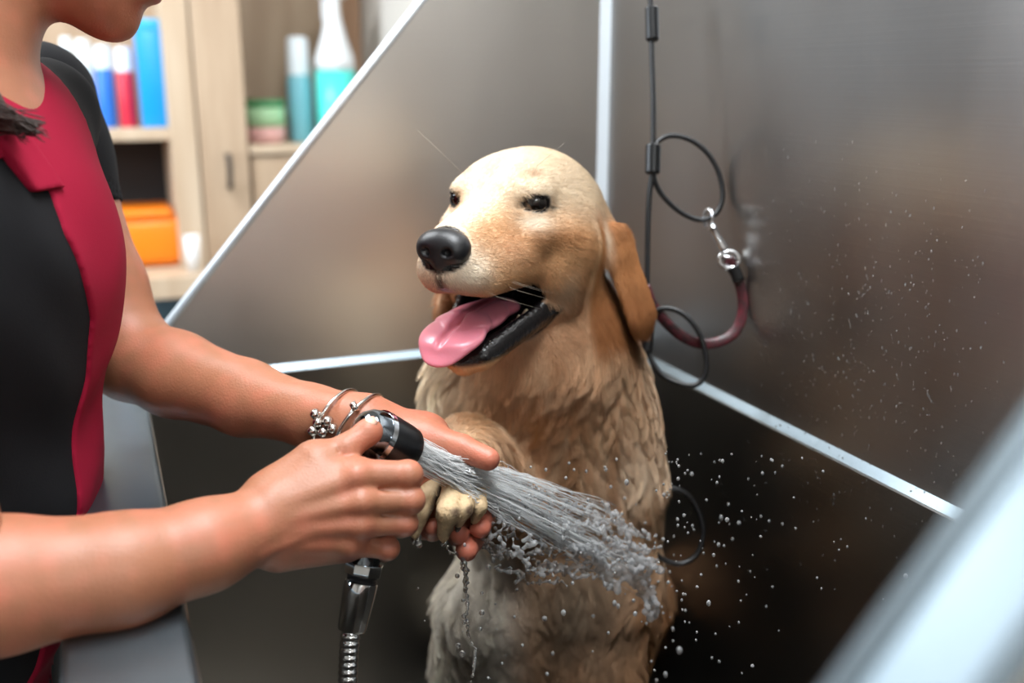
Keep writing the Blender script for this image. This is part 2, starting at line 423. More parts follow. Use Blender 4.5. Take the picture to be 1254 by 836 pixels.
bk = MB().box((a[1]+.002, YB+.384, .0), (XL2, YB+.40, 2.3)).build('oak_wall_panel', M['oak'], None, label='pale oak panel rising behind the white spray bottle', category='wall panel')
struct('trim_1', MB().box((XL2, YB+.30, 0), (XL2+.03, YB+.42, 2.62), .003), M['oak2'])
struct('wall_far', MB().box((XL2+.03, YB+.35, 0), (.775, YB+.45, 2.62)), M['walltan'])

# dark block added out of view to darken what the steel reflects
M['added_dark_block'] = mat('slate grey locker', (30, 32, 36), 0.5)
lk_ = empty('added_dark_block', (-1.55, 3.0, 0), 'added unseen dark block in the far corner, darkening the steel reflections', 'added_dark_block')
MB().box((-2.38, YB+.02, 0), (X0-.01, YB+.42, 2.35), .004).build('body', M['added_dark_block'], lk_)
for i in range(4):
    x_ = -2.375+i*.41; MB().box((x_, YB, .08), (x_+.402, YB+.018, 2.33), .004).build('door', M['added_dark_block'], lk_)

# bottles on the shelf
def bottle(name, rect, body, capc, capfrac, Y, label, cat, group=None, shape='tube', z0=None):
    x0, x1, zl_, zh = rect; z0 = zl_ if z0 is None else z0; xc = (x0+x1)/2; r = (x1-x0)/2*.97; H = zh-z0; cf = 1-capfrac
    o = empty(name, (xc, Y, z0), label, cat, group)
    m1 = mat(label.split()[0]+' label', body, 0.35); m2 = mat(label.split()[0]+' cap', capc, 0.35)
    B = MB(); C2 = MB()
    if shape == 'box':
        B.box((xc-r, Y-r*1.6, z0), (xc+r, Y+r*1.6, z0+H*cf), .004); C2.box((xc-r*.92, Y-r*1.4, z0+H*cf), (xc+r*.92, Y+r*1.4, zh), .004)
    else:
        B.lathe((xc, Y, z0), (0, 0, 1), [(0, 0), (0, r*.95), (.006, r*1.05), (H*cf*.92, r*1.05), (H*cf*.98, r*.95), (H*cf, r*.9), (H*cf, 0)])
        C2.lathe((xc, Y, z0), (0, 0, 1), [(H*cf, 0), (H*cf, r*.98), (H*.97, r*.9), (H, r*.75), (H, 0)])
    autosmooth(B.build('body', m1, o)); autosmooth(C2.build('cap', m2, o)); return o
Yb = YB+.12
def RB(x0, y0, x1): return rectY(x0, y0, x1, 160, Yb)
G = 'grooming bottles on the open shelf'
bottle('shampoo_bottle', RB(52, 60, 74), (150, 175, 180), (225, 232, 235), .2, Yb, 'grey green bottle at the left end of the shelf row', 'bottle', G, z0=z_sh)
bottle('shampoo_bottle', RB(78, 45, 94), (170, 200, 210), (225, 235, 238), .25, Yb, 'pale blue bottle with white cap beside the black sleeve', 'bottle', G, z0=z_sh)
bottle('shampoo_bottle', RB(96, 48, 116), (205, 226, 232), (232, 240, 242), .3, Yb, 'whitish bottle standing left of the dark blue one', 'bottle', G, z0=z_sh)
bottle('shampoo_bottle', RB(118, 56, 141), (38, 110, 200), (214, 232, 242), .28, Yb, 'royal blue bottle with broad white cap on shelf', 'bottle', G, z0=z_sh)
bottle('shampoo_bottle', RB(143, 58, 166), (196, 38, 62), (228, 226, 232), .3, Yb, 'red bottle with white cap between two blue bottles', 'bottle', G, z0=z_sh)
bottle('shampoo_bottle', RB(168, 24, 201), (20, 150, 226), (60, 175, 232), .1, Yb, 'tall bright sky blue carton at right end of shelf', 'carton', G, 'box', z0=z_sh)
# orange basket
q = rectY(141, 252, 224, 331, Yb); M['orange'] = mat('orange plastic', (242, 130, 22), 0.4)
bo = empty('basket', ((q[0]+q[1])/2, Yb, z_sh2), 'bright orange basket on the lower shelf', 'basket')
B = MB(); xc = (q[0]+q[1])/2; rx = (q[1]-q[0])/2; H = q[3]-z_sh2
B.box((xc-rx, Yb-.1, z_sh2+.001), (xc+rx, Yb+.1, z_sh2+H*.9), .03, seg=4)
autosmooth(B.build('tray', M['orange'], bo)); autosmooth(MB().box((xc-rx*.95, Yb-.105, z_sh2+H*.86), (xc+rx*.7, Yb+.105, z_sh2+H), .01).build('lid', M['orange'], bo))
q = rectY(226, 290, 246, 328, YB-.05)
z0 = at_y(235, 331, YB-.05)[2]
# small white cup sits on the same board, which reaches in front of the side panel
M['white'] = mat('white plastic', (232, 235, 238), 0.35)
MB().box((X1-.09, YB-.12, z_b), (X2+.04, YB-.002, z_sh2), .003).build('shelf_lip', M['oak2'], shelf)
xc = (q[0]+q[1])/2; r = (q[1]-q[0])/2
cu = MB().lathe((xc, YB-.05, z_sh2+.001), (0, 0, 1), [(0, 0), (0, r*.8), (.09, r), (.09, r*.9), (.01, r*.7), (.01, 0)]).build('cup', M['white'], None, True, label='small white cup beside the orange basket', category='cup')
# low cabinet items
Yl = YB+.12
q = rectY(299, 122, 350, 178, Yl); xc = (q[0]+q[1])/2; r = (q[1]-q[0])/2; H = q[3]-zl
o = empty('product_tub', (xc, Yl, zl), 'round tub with green lid and pink band on the low cabinet', 'tub')
M['pink'] = mat('pink label', (222, 170, 165), .5); M['green'] = mat('pale green label', (168, 210, 165), .5); M['dgreen'] = mat('green lid', (70, 140, 90), .5)
MB().lathe((xc, Yl, zl), (0, 0, 1), [(0, 0), (0, r*.85), (.004, r*.92), (H*.38, r*.96), (H*.38, 0)]).build('pink_band', M['pink'], o, True)
MB().lathe((xc, Yl, zl), (0, 0, 1), [(H*.38, 0), (H*.38, r*.96), (H*.84, r*.97), (H*.84, 0)]).build('body', M['green'], o, True)
MB().lathe((xc, Yl, zl), (0, 0, 1), [(H*.84, 0), (H*.84, r), (H*.98, r), (H, r*.9), (H, 0)]).build('lid', M['dgreen'], o, True)
bottle('lotion_bottle', rectY(352, 45, 381, 168, Yl+.02), (120, 185, 200), (222, 232, 238), .36, Yl+.02, 'slim pale blue bottle between the green tub and spray bottle', 'bottle', z0=zl)
q = rectY(386, 0, 434, 165, Yl-.02); xc = (q[0]+q[1])/2; r = (q[1]-q[0])/2; Ys = Yl-.02
o = empty('spray_bottle', (xc, Ys, zl), 'large white spray bottle with turquoise lower half', 'spray bottle')
M['aqua'] = mat('turquoise liquid label', (80, 215, 205), .3)
zt = at_y(410, 86, Ys)[2]
MB().lathe((xc, Ys, zl), (0, 0, 1), [(0, 0), (0, r*.92), (.006, r), (zt-zl, r), (zt-zl, 0)]).build('turquoise_label', M['aqua'], o, True)
MB().lathe((xc, Ys, zt), (0, 0, 1), [(0, 0), (0, r), (.03, r*.97), (.09, r*.62), (.15, r*.36), (.19, r*.34), (.19, 0)]).build('body', M['white'], o, True)
t = MB().box((xc-.045, Ys-.02, zt+.19), (xc+.04, Ys+.02, zt+.235), .008); t.box((xc-.03, Ys-.008, zt+.13), (xc-.02, Ys+.008, zt+.2), .003)
autosmooth(t.build('trigger', M['white'], o))
# ------------------------------------------------------------------ the dog
HO = np.array([0.358, 0.885, 1.174]); HS = 0.01*1.08
def rotm(a0, a1, a2):
    a0, a1, a2 = map(math.radians, (a0, a1, a2))
    cz, sz, cy, sy, cx, sx = math.cos(a0), math.sin(a0), math.cos(a1), math.sin(a1), math.cos(a2), math.sin(a2)
    return np.array([[cz, -sz, 0], [sz, cz, 0], [0, 0, 1]])@np.array([[cy, 0, sy], [0, 1, 0], [-sy, 0, cy]])@np.array([[1, 0, 0], [0, cx, -sx], [0, sx, cx]])
HR = rotm(-137, -6, 0)
def H(x, y, z): return HO+HR@(np.array([x, y, z], float)*HS)
def hl(p): return ((p-HO)@HR)/HS             # world -> head centimetres
def hcap(a, b, ra, rb=None, k=1.0, op='+'): return cap(H(*a), H(*b), ra*HS, (ra if rb is None else rb)*HS, k*HS, op)
def hell(c, r, rot=(0, 0, 0), k=1.0, op='+'): return ell(H(*c), np.array(r, float)*HS, HR@rotm(*rot), k*HS, op)
def hfcap(a, b, ra, rb, n, q, k=1.0, op='+'): return fcap(H(*a), H(*b), ra*HS, rb*HS, HR@np.array(n, float), q, k*HS, op)
dog = []
# body: sits facing the camera with its back in the corner
hip = P(672, 800, 1.21)
dog += [ell(P(662, 560, 1.13), (.106, .105, .165), k=.04),
        ell(P(672, 690, 1.17), (.092, .11, .15), k=.05),
        ell(hip, (.115, .10, .12), k=.05),
        ell(hip+np.array([0, .02, -.09]), (.11, .09, .08), k=.05)]
dog += [cap(H(-5.5, 0, -2.5), P(668, 430, 1.05), .056, .074, .05), cap(P(668, 430, 1.05), P(664, 520, 1.10), .078, .10, .05)]
dog += [ell(P(588, 500, 1.10), (.054, .07, .085), k=.05), ell(P(738, 540, 1.12), (.046, .07, .11), k=.05)]
# standing foreleg (dog's left, at the right in view)
lw = P(744, 840, 1.10); lp = np.array([lw[0]-.012, lw[1]-.02, ZF+.03])
dog += chain([P(742, 600, 1.10), P(750, 705, 1.12), lw, lp+np.array([.005, .02, .06])], [.058, .045, .034, .026], .03)
dog += [ell(lp, (.034, .045, .028), k=.02)]+[cap(lp+np.array([dx, -.02, -.004]), lp+np.array([dx*1.25, -.045, -.010]), .014, .013, .006) for dx in (-.026, -.009, .009, .026)]
# raised foreleg (dog's right): shoulder, elbow, wrist, paw in the hand
PAWJ = [P(592, 520, 1.09), P(610, 600, 1.03), P(572, 552, .955), P(560, 572, .895)]
dog += chain(PAWJ, [.055, .042, .029, .024], .022)
paw = P(553, 588, .872)
dog += [ell(paw+FW*.006, (.022, .022, .017), k=.008)]
TOES = [(P(533, 590, .862), P(514, 624, .838), P(508, 653, .842), .0100),
        (P(556, 590, .852), P(549, 626, .826), P(543, 657, .836), .0102),
        (P(572, 596, .855), P(567, 624, .832), P(562, 642, .840), .0078),
        (P(586, 600, .862), P(586, 620, .847), P(581, 638, .854), .0080)]
for a, b, c3, tr_ in TOES: dog += [cap(a, b, tr_*.9, tr_, .0016), cap(b, c3, tr_, tr_*.5, .0016)]
# hind legs
lk = P(596, 752, 1.12); rk = P(790, 790, 1.20)
dog += [cap(hip+np.array([-.06, 0, 0]), lk, .085, .052, .04), cap(lk, np.array([lk[0]+.03, lk[1]+.03, ZF+.07]), .048, .03, .03)]
hp1 = np.array([lk[0]+.02, lk[1]-.01, ZF+.028])
dog += [cap(hp1+np.array([.0, .06, 0.0]), hp1+np.array([-.01, -.03, 0]), .030, .030, .02)]
dog += [cap(hip+np.array([.05, 0, 0]), np.array([.575, 1.01, .66]), .07, .05, .04), cap(np.array([.575, 1.01, .66]), np.array([.56, 1.05, ZF+.05]), .045, .03, .03),
        cap(np.array([.565, 1.06, ZF+.03]), np.array([.55, .97, ZF+.028]), .028, .028, .02)]
dog += chain([hip+np.array([-.03, .08, -.09]), np.array([.42, 1.16, ZF+.05]), np.array([.52, 1.17, ZF+.04]), np.array([.59, 1.12, ZF+.035])], [.05, .04, .032, .02], .02)
# head
dog += [hell((-4.6, 0, 0.1), (7.6, 6.3, 5.9), k=3),
        hell((0.2, 0, 1.7), (4.4, 4.5, 3.2), k=2),
        hell((-3.0, 4.0, -3.5), (5.2, 3.2, 4.8), k=2), hell((-3.0, -4.0, -3.5), (5.2, 3.2, 4.8), k=2),
        hcap((2.5, 0, -0.9), (9.8, 0, -2.5), 3.3, 2.3, 1.6),
        hcap((2.6, 1.8, -3.0), (9.6, 1.25, -4.1), 2.7, 2.0, 1.0), hcap((2.6, -1.8, -3.0), (9.6, -1.25, -4.1), 2.7, 2.0, 1.0),
        hcap((2.0, 2.7, -4.2), (8.4, 2.1, -5.0), 1.5, 1.25, .8), hcap((2.0, -2.7, -4.2), (8.4, -2.1, -5.0), 1.5, 1.25, .8),
        hell((11.0, 0, -3.4), (1.6, 1.9, 2.2), k=1.0),
        # brow ridges and cheekbones
        hell((2.0, 2.9, 2.3), (1.7, 1.7, 1.0), k=1.0), hell((2.0, -2.7, 2.1), (1.6, 1.4, .9), k=1.0),
        hcap((2.4, 4.0, -1.2), (-2.5, 5.6, -2.2), 1.2, 1.6, 1.4), hcap((2.4, -4.0, -1.2), (-2.5, -5.6, -2.2), 1.2, 1.6, 1.4)]
# stop furrow between the eyes, under-eye hollows
dog += [hcap((5.2, 0, 3.0), (2.0, 0, 5.0), 0.35, .3, 1.8, '-')]
# lower jaw
jA, jB = (-1.5, -9.6), None
JR = [(-1.0, 0, -7.4), (3.5, 0, -9.5), (8.2, 0, -11.2)]
dog += [hcap((-1.0, 3.3, -7.6), (7.2, 1.5, -11.3), 1.7, 1.15, .8), hcap((-1.0, -3.3, -7.6), (7.2, -1.5, -11.3), 1.7, 1.15, .8),
        hcap((-1.0, 0, -8.6), (7.6, 0, -12.0), 2.2, 1.1, 1.0)]
# cheeks folding back behind the mouth corner
dog += [hcap((.6, 4.6, -3.6), (-1.6, 4.8, -7.0), 1.1, 1.2, .9), hcap((.6, -4.6, -3.6), (-1.6, -4.8, -7.0), 1.1, 1.2, .9)]
# the mouth
dog += [hfcap((.6, 0, -6.4), (11.5, 0, -8.2), 3.9, 2.6, (0, 0, 1), .50, .5, '-'), hfcap((2.0, 0, -7.6), (9.5, 0, -9.4), 3.0, 1.6, (0, 0, 1), .62, .5, '-')]
EYE = [((2.95, s*3.95, 1.3), s) for s in (1, -1)]
for e, s in EYE:
    dog += [hell((2.15, s*3.25, 1.4), (1.35, 1.35, 1.2), k=.7),                      # lids bulge over the ball
            hfcap((3.9, s*3.15, 1.22), (2.2, s*5.1, 1.05), .68, .30, (0, 0, 1), .95, k=.12, op='-')]
# ears
dog += [hfcap((-6.6, 5.3, .6), (-7.7, 7.7, -2.6), 1.6, 2.3, (.15, 1, .35), .34, 1.0), hfcap((-7.7, 7.7, -2.6), (-8.2, 10.2, -8.5), 2.3, 2.25, (.2, 1, .1), .26, .35),
        hfcap((-5.6, -5.4, .8), (-5.8, -7.2, -2.7), 1.6, 2.3, (.15, -1, .25), .32, .8), hfcap((-5.8, -7.2, -2.7), (-2.4, -7.4, -9.2), 2.3, 2.0, (.2, -1, .0), .28, .5)]
dme = sdf_mesh('golden_retriever', dog, .0026, 2)
co, no = mesh_arrays(dme)

CREAM = np.array(lin((238, 219, 192))); GOLD = np.array(lin((232, 183, 134))); EARC = np.array(lin((184, 124, 76)))
WHITE = np.array(lin((245, 236, 218))); TAN = np.array(lin((214, 168, 132))); WET = np.array(lin((164, 118, 80))); BLK = np.array(lin((22, 19, 20))); DEEP = np.array(lin((168, 108, 58)))
PINKD = np.array(lin((150, 70, 72)))
def mixc(c, t, w_): return c*(1-w_[:, None])+t*w_[:, None]
def blob(l, c, r): return np.exp(-(((l-np.array(c))/np.array(r))**2).sum(1))
def is_head(p):
    l = hl(p); return 1-sstep(0, 3, np.maximum(-(l[:, 2]+10.5)-np.clip(l[:, 0], 0, 4)*1.5, -l[:, 0]-11))
def coat(p):
    l = hl(p); a = np.abs(l[:, 1]); n1 = hashnoise(p, 60, 3); n2 = hashnoise(p, 160, 5)
    c = np.tile(np.array(lin((228, 187, 148))), (len(p), 1))
    hd = is_head(p)
    # body: paler towards the dog's right shoulder, browner low down where it is soaked
    rel = (p-P(660, 560, 1.12)); side = rel@RT; z = p[:, 2]
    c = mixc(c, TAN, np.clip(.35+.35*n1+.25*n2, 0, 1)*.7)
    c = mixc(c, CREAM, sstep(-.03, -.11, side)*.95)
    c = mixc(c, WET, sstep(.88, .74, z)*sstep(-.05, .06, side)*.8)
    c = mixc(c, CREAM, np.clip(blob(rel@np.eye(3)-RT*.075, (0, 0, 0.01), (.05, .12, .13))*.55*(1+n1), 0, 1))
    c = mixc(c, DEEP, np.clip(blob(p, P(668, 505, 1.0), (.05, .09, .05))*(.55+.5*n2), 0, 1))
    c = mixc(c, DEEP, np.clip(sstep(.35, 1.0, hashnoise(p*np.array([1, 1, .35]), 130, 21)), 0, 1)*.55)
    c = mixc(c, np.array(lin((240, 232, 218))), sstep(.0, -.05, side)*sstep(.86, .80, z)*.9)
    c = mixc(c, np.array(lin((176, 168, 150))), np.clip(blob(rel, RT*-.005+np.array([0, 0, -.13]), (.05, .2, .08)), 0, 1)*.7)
    # head
    h = np.tile(GOLD, (len(p), 1))
    h = mixc(h, CREAM, sstep(-1.0, 3.2, l[:, 2]+.15*a)*.95)
    h = mixc(h, CREAM, sstep(2.2, .6, a)*sstep(1, 4, l[:, 0])*.9*sstep(-5, -1, l[:, 2]))
    h = mixc(h, TAN, blob(l, (6.5, 3.2, -2.6), (3.2, 2.0, 1.8))*.75)
    h = mixc(h, DEEP, (blob(l*[1, 1, 1], (1.2, 5.0, -1.6), (3.0, 2.0, .9))+blob(l*[1, -1, 1], (1.2, 5.0, -1.6), (3.0, 2.0, .9)))*.75)
    h = mixc(h, WHITE, np.clip((blob(l*[1, 1, 1], (3.4, 3.8, -.3), (1.6, 1.6, .8))+blob(l*[1, -1, 1], (3.4, 3.8, -.3), (1.4, 1.4, .8))), 0, 1)*.8)
    h = mixc(h, DEEP, (blob(l, (2.3, 2.9, 3.5), (.8, .7, .45))+blob(l*[1, -1, 1], (2.3, 2.9, 3.5), (.8, .7, .45)))*.7)
    h = mixc(h, WHITE, blob(l*[1, 0, 1], (11.5, 0, -4.0), (2.0, 9, 2.4))*.8)
    h = mixc(h, TAN, sstep(-3, -8, l[:, 2])*sstep(4, 0, l[:, 0])*.8)
    h = mixc(h, CREAM, blob(l, (.2, 5.2, -5.8), (.8, 1.4, 2.0))*.6)
    # ears
    er = sstep(6.3, 7.0, a)*sstep(3.2, 1.4, l[:, 2])*sstep(-2.6, -3.8, l[:, 0]-.12*(l[:, 2]+3)*(l[:, 1] < 0)-2.2*(l[:, 1] < 0))
    h = mixc(h, EARC, er*.95)
    h = mixc(h, np.array(lin((150, 94, 54))), er*sstep(-4, -9, l[:, 2])*.7)
    h = mixc(h, CREAM, blob(l*[1, 1, 1], (-5.3, 6.9, -1.6), (.6, 1.0, 2.2))*.8)
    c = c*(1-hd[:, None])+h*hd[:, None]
    # wet paw, with shade in the creases between the toes painted in
    dp = np.linalg.norm(p-P(548, 610, .855), axis=1)
    c = mixc(c, np.array(lin((222, 192, 150))), sstep(.085, .05, dp))
    gap = np.zeros(len(p))
    for k in range(3):
        for i in (0, 1):
            A_ = (TOES[k][i]+TOES[k+1][i])/2; B_ = (TOES[k][i+1]+TOES[k+1][i+1])/2; ab = B_-A_
            t_ = np.clip(((p-A_)@ab)/(ab@ab), 0, 1); dd = np.linalg.norm(p-A_-t_[:, None]*ab+((p-A_-t_[:, None]*ab)@FW)[:, None]*-FW, axis=1)
            gap = np.maximum(gap, sstep(.0060, .0020, dd)*sstep(.05, .035, dp))
    c = mixc(c, np.array(lin((104, 82, 66))), gap)
    return np.clip(c*(1+.06*n2[:, None]), 0, 1)
def bare(p):
    """0..1 where there is dark bare skin: lips, eye rims"""
    l = hl(p); a = np.abs(l[:, 1])
    # distance to the mouth opening solids
    q = p.T
    m1 = dist(hfcap((.6, 0, -6.4), (11.5, 0, -8.2), 3.9, 2.6, (0, 0, 1), .50), *q)/HS
    m2 = dist(hfcap((2.0, 0, -7.6), (9.5, 0, -9.4), 3.0, 1.6, (0, 0, 1), .62), *q)/HS
    m = np.minimum(m1, m2); lower = sstep(-7.0, -7.8, l[:, 2]+.12*l[:, 0])
    m = np.where((l[:, 0] < 12), m+2.2*sstep(.2, -1.8, l[:, 0])*sstep(.08, .25, m), 9)
    lip = 1-sstep(.14+lower*1.5, .38+lower*1.75, m)
    ey = 0
    for e, s in EYE:
        d = l-np.array(e); ey = np.maximum(ey, 1-sstep(1.12, 1.38, np.sqrt((d[:, 0]/1.05)**2+(d[:, 1]/1.15)**2+(d[:, 2]/.72)**2)))
    # dark inner corner and outer line of each eye
    for s in (1, -1):
        ls = l*[1, s, 1]
        ey = np.maximum(ey, blob(ls, (3.9, 2.9, 1.1), (.45, .35, .3))); ey = np.maximum(ey, blob(ls, (1.7, 5.0, .95), (.8, .5, .28)))
    nb = np.linalg.norm((l-np.array((11.9, 0, -2.4)))/np.array((1.9, 2.3, 2.0)), axis=1)
    ph = blob(l, (12.6, 0, -5.0), (1.1, .5, .9))+blob(l, (12.0, 0, -6.0), (1.4, 1.3, .7))
    return np.clip(np.maximum(np.maximum(lip, ey), np.maximum(1-sstep(.95, 1.03, nb), ph)), 0, 1)
C0 = coat(co); bz = bare(co)
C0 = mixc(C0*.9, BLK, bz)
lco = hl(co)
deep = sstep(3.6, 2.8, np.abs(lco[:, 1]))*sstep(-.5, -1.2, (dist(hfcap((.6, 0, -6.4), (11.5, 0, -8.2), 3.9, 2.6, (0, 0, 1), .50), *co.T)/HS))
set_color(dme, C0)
def coat_mat(name, rough, sheen=0.0, attr='coat'):
    m = bpy.data.materials.new(name); m.use_nodes = True; nt = m.node_tree; b = nt.nodes['Principled BSDF']
    at = nt.nodes.new('ShaderNodeAttribute'); at.attribute_name = attr
    nt.links.new(at.outputs['Color'], b.inputs['Base Color']); b.inputs['Roughness'].default_value = rough
    b.inputs['Specular IOR Level'].default_value = .25
    return m
M['skincoat'] = coat_mat('dog coat', .6)
_nt = M['skincoat'].node_tree; _at = _nt.nodes.new('ShaderNodeAttribute'); _at.attribute_name = 'wet'
_mr = _nt.nodes.new('ShaderNodeMapRange'); _mr.inputs['To Min'].default_value = .65; _mr.inputs['To Max'].default_value = .22
_nt.links.new(_at.outputs['Fac'], _mr.inputs['Value']); _nt.links.new(_mr.outputs[0], _nt.nodes['Principled BSDF'].inputs['Roughness'])
_n = _nt.nodes.new('ShaderNodeTexNoise'); _n.inputs['Scale'].default_value = 260; _tc = _nt.nodes.new('ShaderNodeTexCoord'); _nt.links.new(_tc.outputs['Object'], _n.inputs['Vector'])
_b = _nt.nodes.new('ShaderNodeBump'); _b.inputs['Distance'].default_value = .0016; _b.inputs['Strength'].default_value = .7
_nt.links.new(_n.outputs['Fac'], _b.inputs['Height']); _nt.links.new(_b.outputs[0], _nt.nodes['Principled BSDF'].inputs['Normal'])
_w = dme.attributes.new('wet', 'FLOAT', 'POINT'); _w.data.foreach_set('value', bz.astype(np.float32))
_nt.nodes['Principled BSDF'].inputs['Specular IOR Level'].default_value = .5; M['fur'] = coat_mat('dog fur', .55)
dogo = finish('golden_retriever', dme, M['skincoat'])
dogo['label'] = 'wet golden retriever sitting in the steel tub with mouth open and tongue out'; dogo['category'] = 'dog'

# fur: short and flat on the head, longer and wavy on the chest
def grow(name, me, count, seed, lenf, dirf, colf, skip, clump, rad, parent, m, nseg=5):
    rs = np.random.RandomState(seed)
    v, nn = mesh_arrays(me)
    q = np.empty(len(me.polygons)*4, np.int32); me.polygons.foreach_get('vertices', q); q = q.reshape(-1, 4)
    ar = np.linalg.norm(np.cross(v[q[:, 2]]-v[q[:, 0]], v[q[:, 3]]-v[q[:, 1]]), axis=1)
    # only hairs that some viewpoint at the front could see need be dense
    fc = v[q].mean(1); facing = nn[q[:, 0]]@(-FW); ar = ar*np.where(facing > -.35, 1.0, .2)*(1+1.6*is_head(fc))
    pick = rs.choice(len(q), count, p=ar/ar.sum()); u = rs.rand(count, 1); w2 = rs.rand(count, 1)
    A = v[q[pick]]; pos = (A[:, 0]*(1-u)+A[:, 1]*u)*(1-w2)+(A[:, 3]*(1-u)+A[:, 2]*u)*w2
    nv = nn[q[pick]].mean(1); nv /= np.linalg.norm(nv, axis=1)[:, None]
    keep = ~skip(pos, rs); pos = pos[keep]; nv = nv[keep]
    L = lenf(pos)*(.75+.5*rs.rand(len(pos))); ok = L > .0008; pos = pos[ok]; nv = nv[ok]; L = L[ok]
    D, lift = dirf(pos, nv); D = D+rs.normal(size=D.shape)*.13
    D = D-nv*(D*nv).sum(1)[:, None]; D /= np.linalg.norm(D, axis=1)[:, None]+1e-9
    n = len(pos); pts = np.zeros((n, nseg, 3)); wav = hashnoise(pos, 55, 11)*1.2; side = np.cross(nv, D)
    wa = clump(pos)
    for i in range(nseg):
        t = i/(nseg-1)
        up_ = lift*(t-.55*t*t)
        pts[:, i] = pos-nv*.0002+(D*(t*(1-.15*lift))[:, None]+nv*up_[:, None]+side*(wa*.22*np.sin(wav*3+t*4.2))[:, None]*t)*L[:, None]
    # clumping of tips into wet locks
    nc = max(60, int(n/38)); ci = rs.choice(n, nc, replace=False); kd = kdtree.KDTree(nc)
    for k, i in enumerate(ci): kd.insert(Vector(pos[i]), k)
    kd.balance(); near = np.array([kd.find(Vector(p))[1] for p in pos])
    tgt = pts[ci[near]]
    for i in range(1, nseg):
        t = i/(nseg-1); f = (wa*t**1.2)[:, None]; pts[:, i] = pts[:, i]*(1-f)+tgt[:, i]*f
    hc = bpy.data.hair_curves.new(name); hc.add_curves([nseg]*n)
    rl = np.array(root_loc(parent)) if parent is not None else np.zeros(3)
    hc.attributes['position'].data.foreach_set('vector', (pts-rl).astype(np.float32).ravel())
    ra = hc.attributes.get('radius') or hc.attributes.new('radius', 'FLOAT', 'POINT')
    ra.data.foreach_set('value', (np.tile(np.linspace(1, .25, nseg), n)*rad).astype(np.float32))
    col = colf(pos)*(.86+.28*rs.rand(n, 1))*(1+(rs.rand(nc)[near][:, None]-.55)*.75*np.clip(wa-.2, 0, 1)[:, None])
    at = hc.attributes.new('coat', 'FLOAT_COLOR', 'CURVE')
    at.data.foreach_set('color', np.concatenate([np.clip(col, 0, 1), np.ones((n, 1))], 1).astype(np.float32).ravel())
    hc.materials.append(m)
    return link(bpy.data.objects.new(name, hc), parent, kind='stuff')
PAWC = P(548, 610, .855)
def f_len(p):
    l = hl(p); hd = is_head(p); a = np.abs(l[:, 1])
    L = .026+.008*hashnoise(p, 30, 7)
    Lh = .0075+.005*sstep(2, -5, l[:, 0])+.004*sstep(-2, -7, l[:, 2])*sstep(4, 0, l[:, 0])
    Lh = Lh*(1-.4*sstep(3, 8, l[:, 0]))
    ear = sstep(6.0, 7.0, a)*sstep(3, 1, l[:, 2]); Lh = Lh*(1-ear)+.011*ear
    L = L*(1-hd)+Lh*hd
    dp = np.linalg.norm(p-PAWC, axis=1); L = L*sstep(.05, .12, dp)+.0042*(1-sstep(.05, .12, dp))
    L = np.where((p[:, 2] < .75), L*.6, L)
    return L
def f_dir(p, n):
    l = hl(p); hd = is_head(p)
    back = -HR[:, 0]; down = np.array([0, 0, -1.0]); a = np.abs(l[:, 1])
    D = np.tile(down, (len(p), 1))+(-FW)*.15+RT*(hashnoise(p, 16, 9)*.55)[:, None]
    ear = (sstep(6.0, 7.0, a)*sstep(3, 1, l[:, 2])*sstep(-1, -2.5, l[:, 0]))[:, None]
    Dh = back*(1-ear)+down*(ear+.25+sstep(-1, -7, l[:, 2])[:, None]*.5*(l[:, 0] < 3)[:, None])
    D = D*(1-hd[:, None])+Dh*hd[:, None]
    lift = .38*(1-hd)+.34*hd
    pw = sstep(.07, .04, np.linalg.norm(p-PAWC, axis=1))[:, None]; D = D*(1-pw)+pw*(np.array([0, 0, -1.0])-UP*.3-RT*.15); lift = lift*(1-.6*pw[:, 0])
    return D, lift
def f_skip(p, rs):
    l = hl(p); m = bare(p) > .35+.3*rs.rand(len(p))
    m |= (np.linalg.norm((l-np.array((11.9, 0, -2.2)))/np.array((1.9, 2.3, 1.9)), axis=1) < 1)
    q = p.T
    m |= dist(hfcap((.6, 0, -6.4), (11.5, 0, -8.2), 3.9, 2.6, (0, 0, 1), .50), *q) < .0004
    m |= dist(hfcap((2.0, 0, -7.6), (9.5, 0, -9.4), 3.0, 1.6, (0, 0, 1), .62), *q) < .0004
    return m
def f_clump(p): return .12+.62*(1-is_head(p))
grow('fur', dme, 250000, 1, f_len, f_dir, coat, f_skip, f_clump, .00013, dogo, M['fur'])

# eyes, nose, tongue, teeth
def eye_mat():
    m = mat('dark brown eye', (16, 9, 6), .04); m.node_tree.nodes['Principled BSDF'].inputs['Coat Weight'].default_value = 1.0; return m
M['eye'] = eye_mat()
for e, s in EYE:
    me = sdf_mesh('eye', [hell((2.25, s*3.35, 1.35), (1.22, 1.22, 1.22), k=.01)], .0009, 2)
    finish('eye', me, M['eye'], dogo)
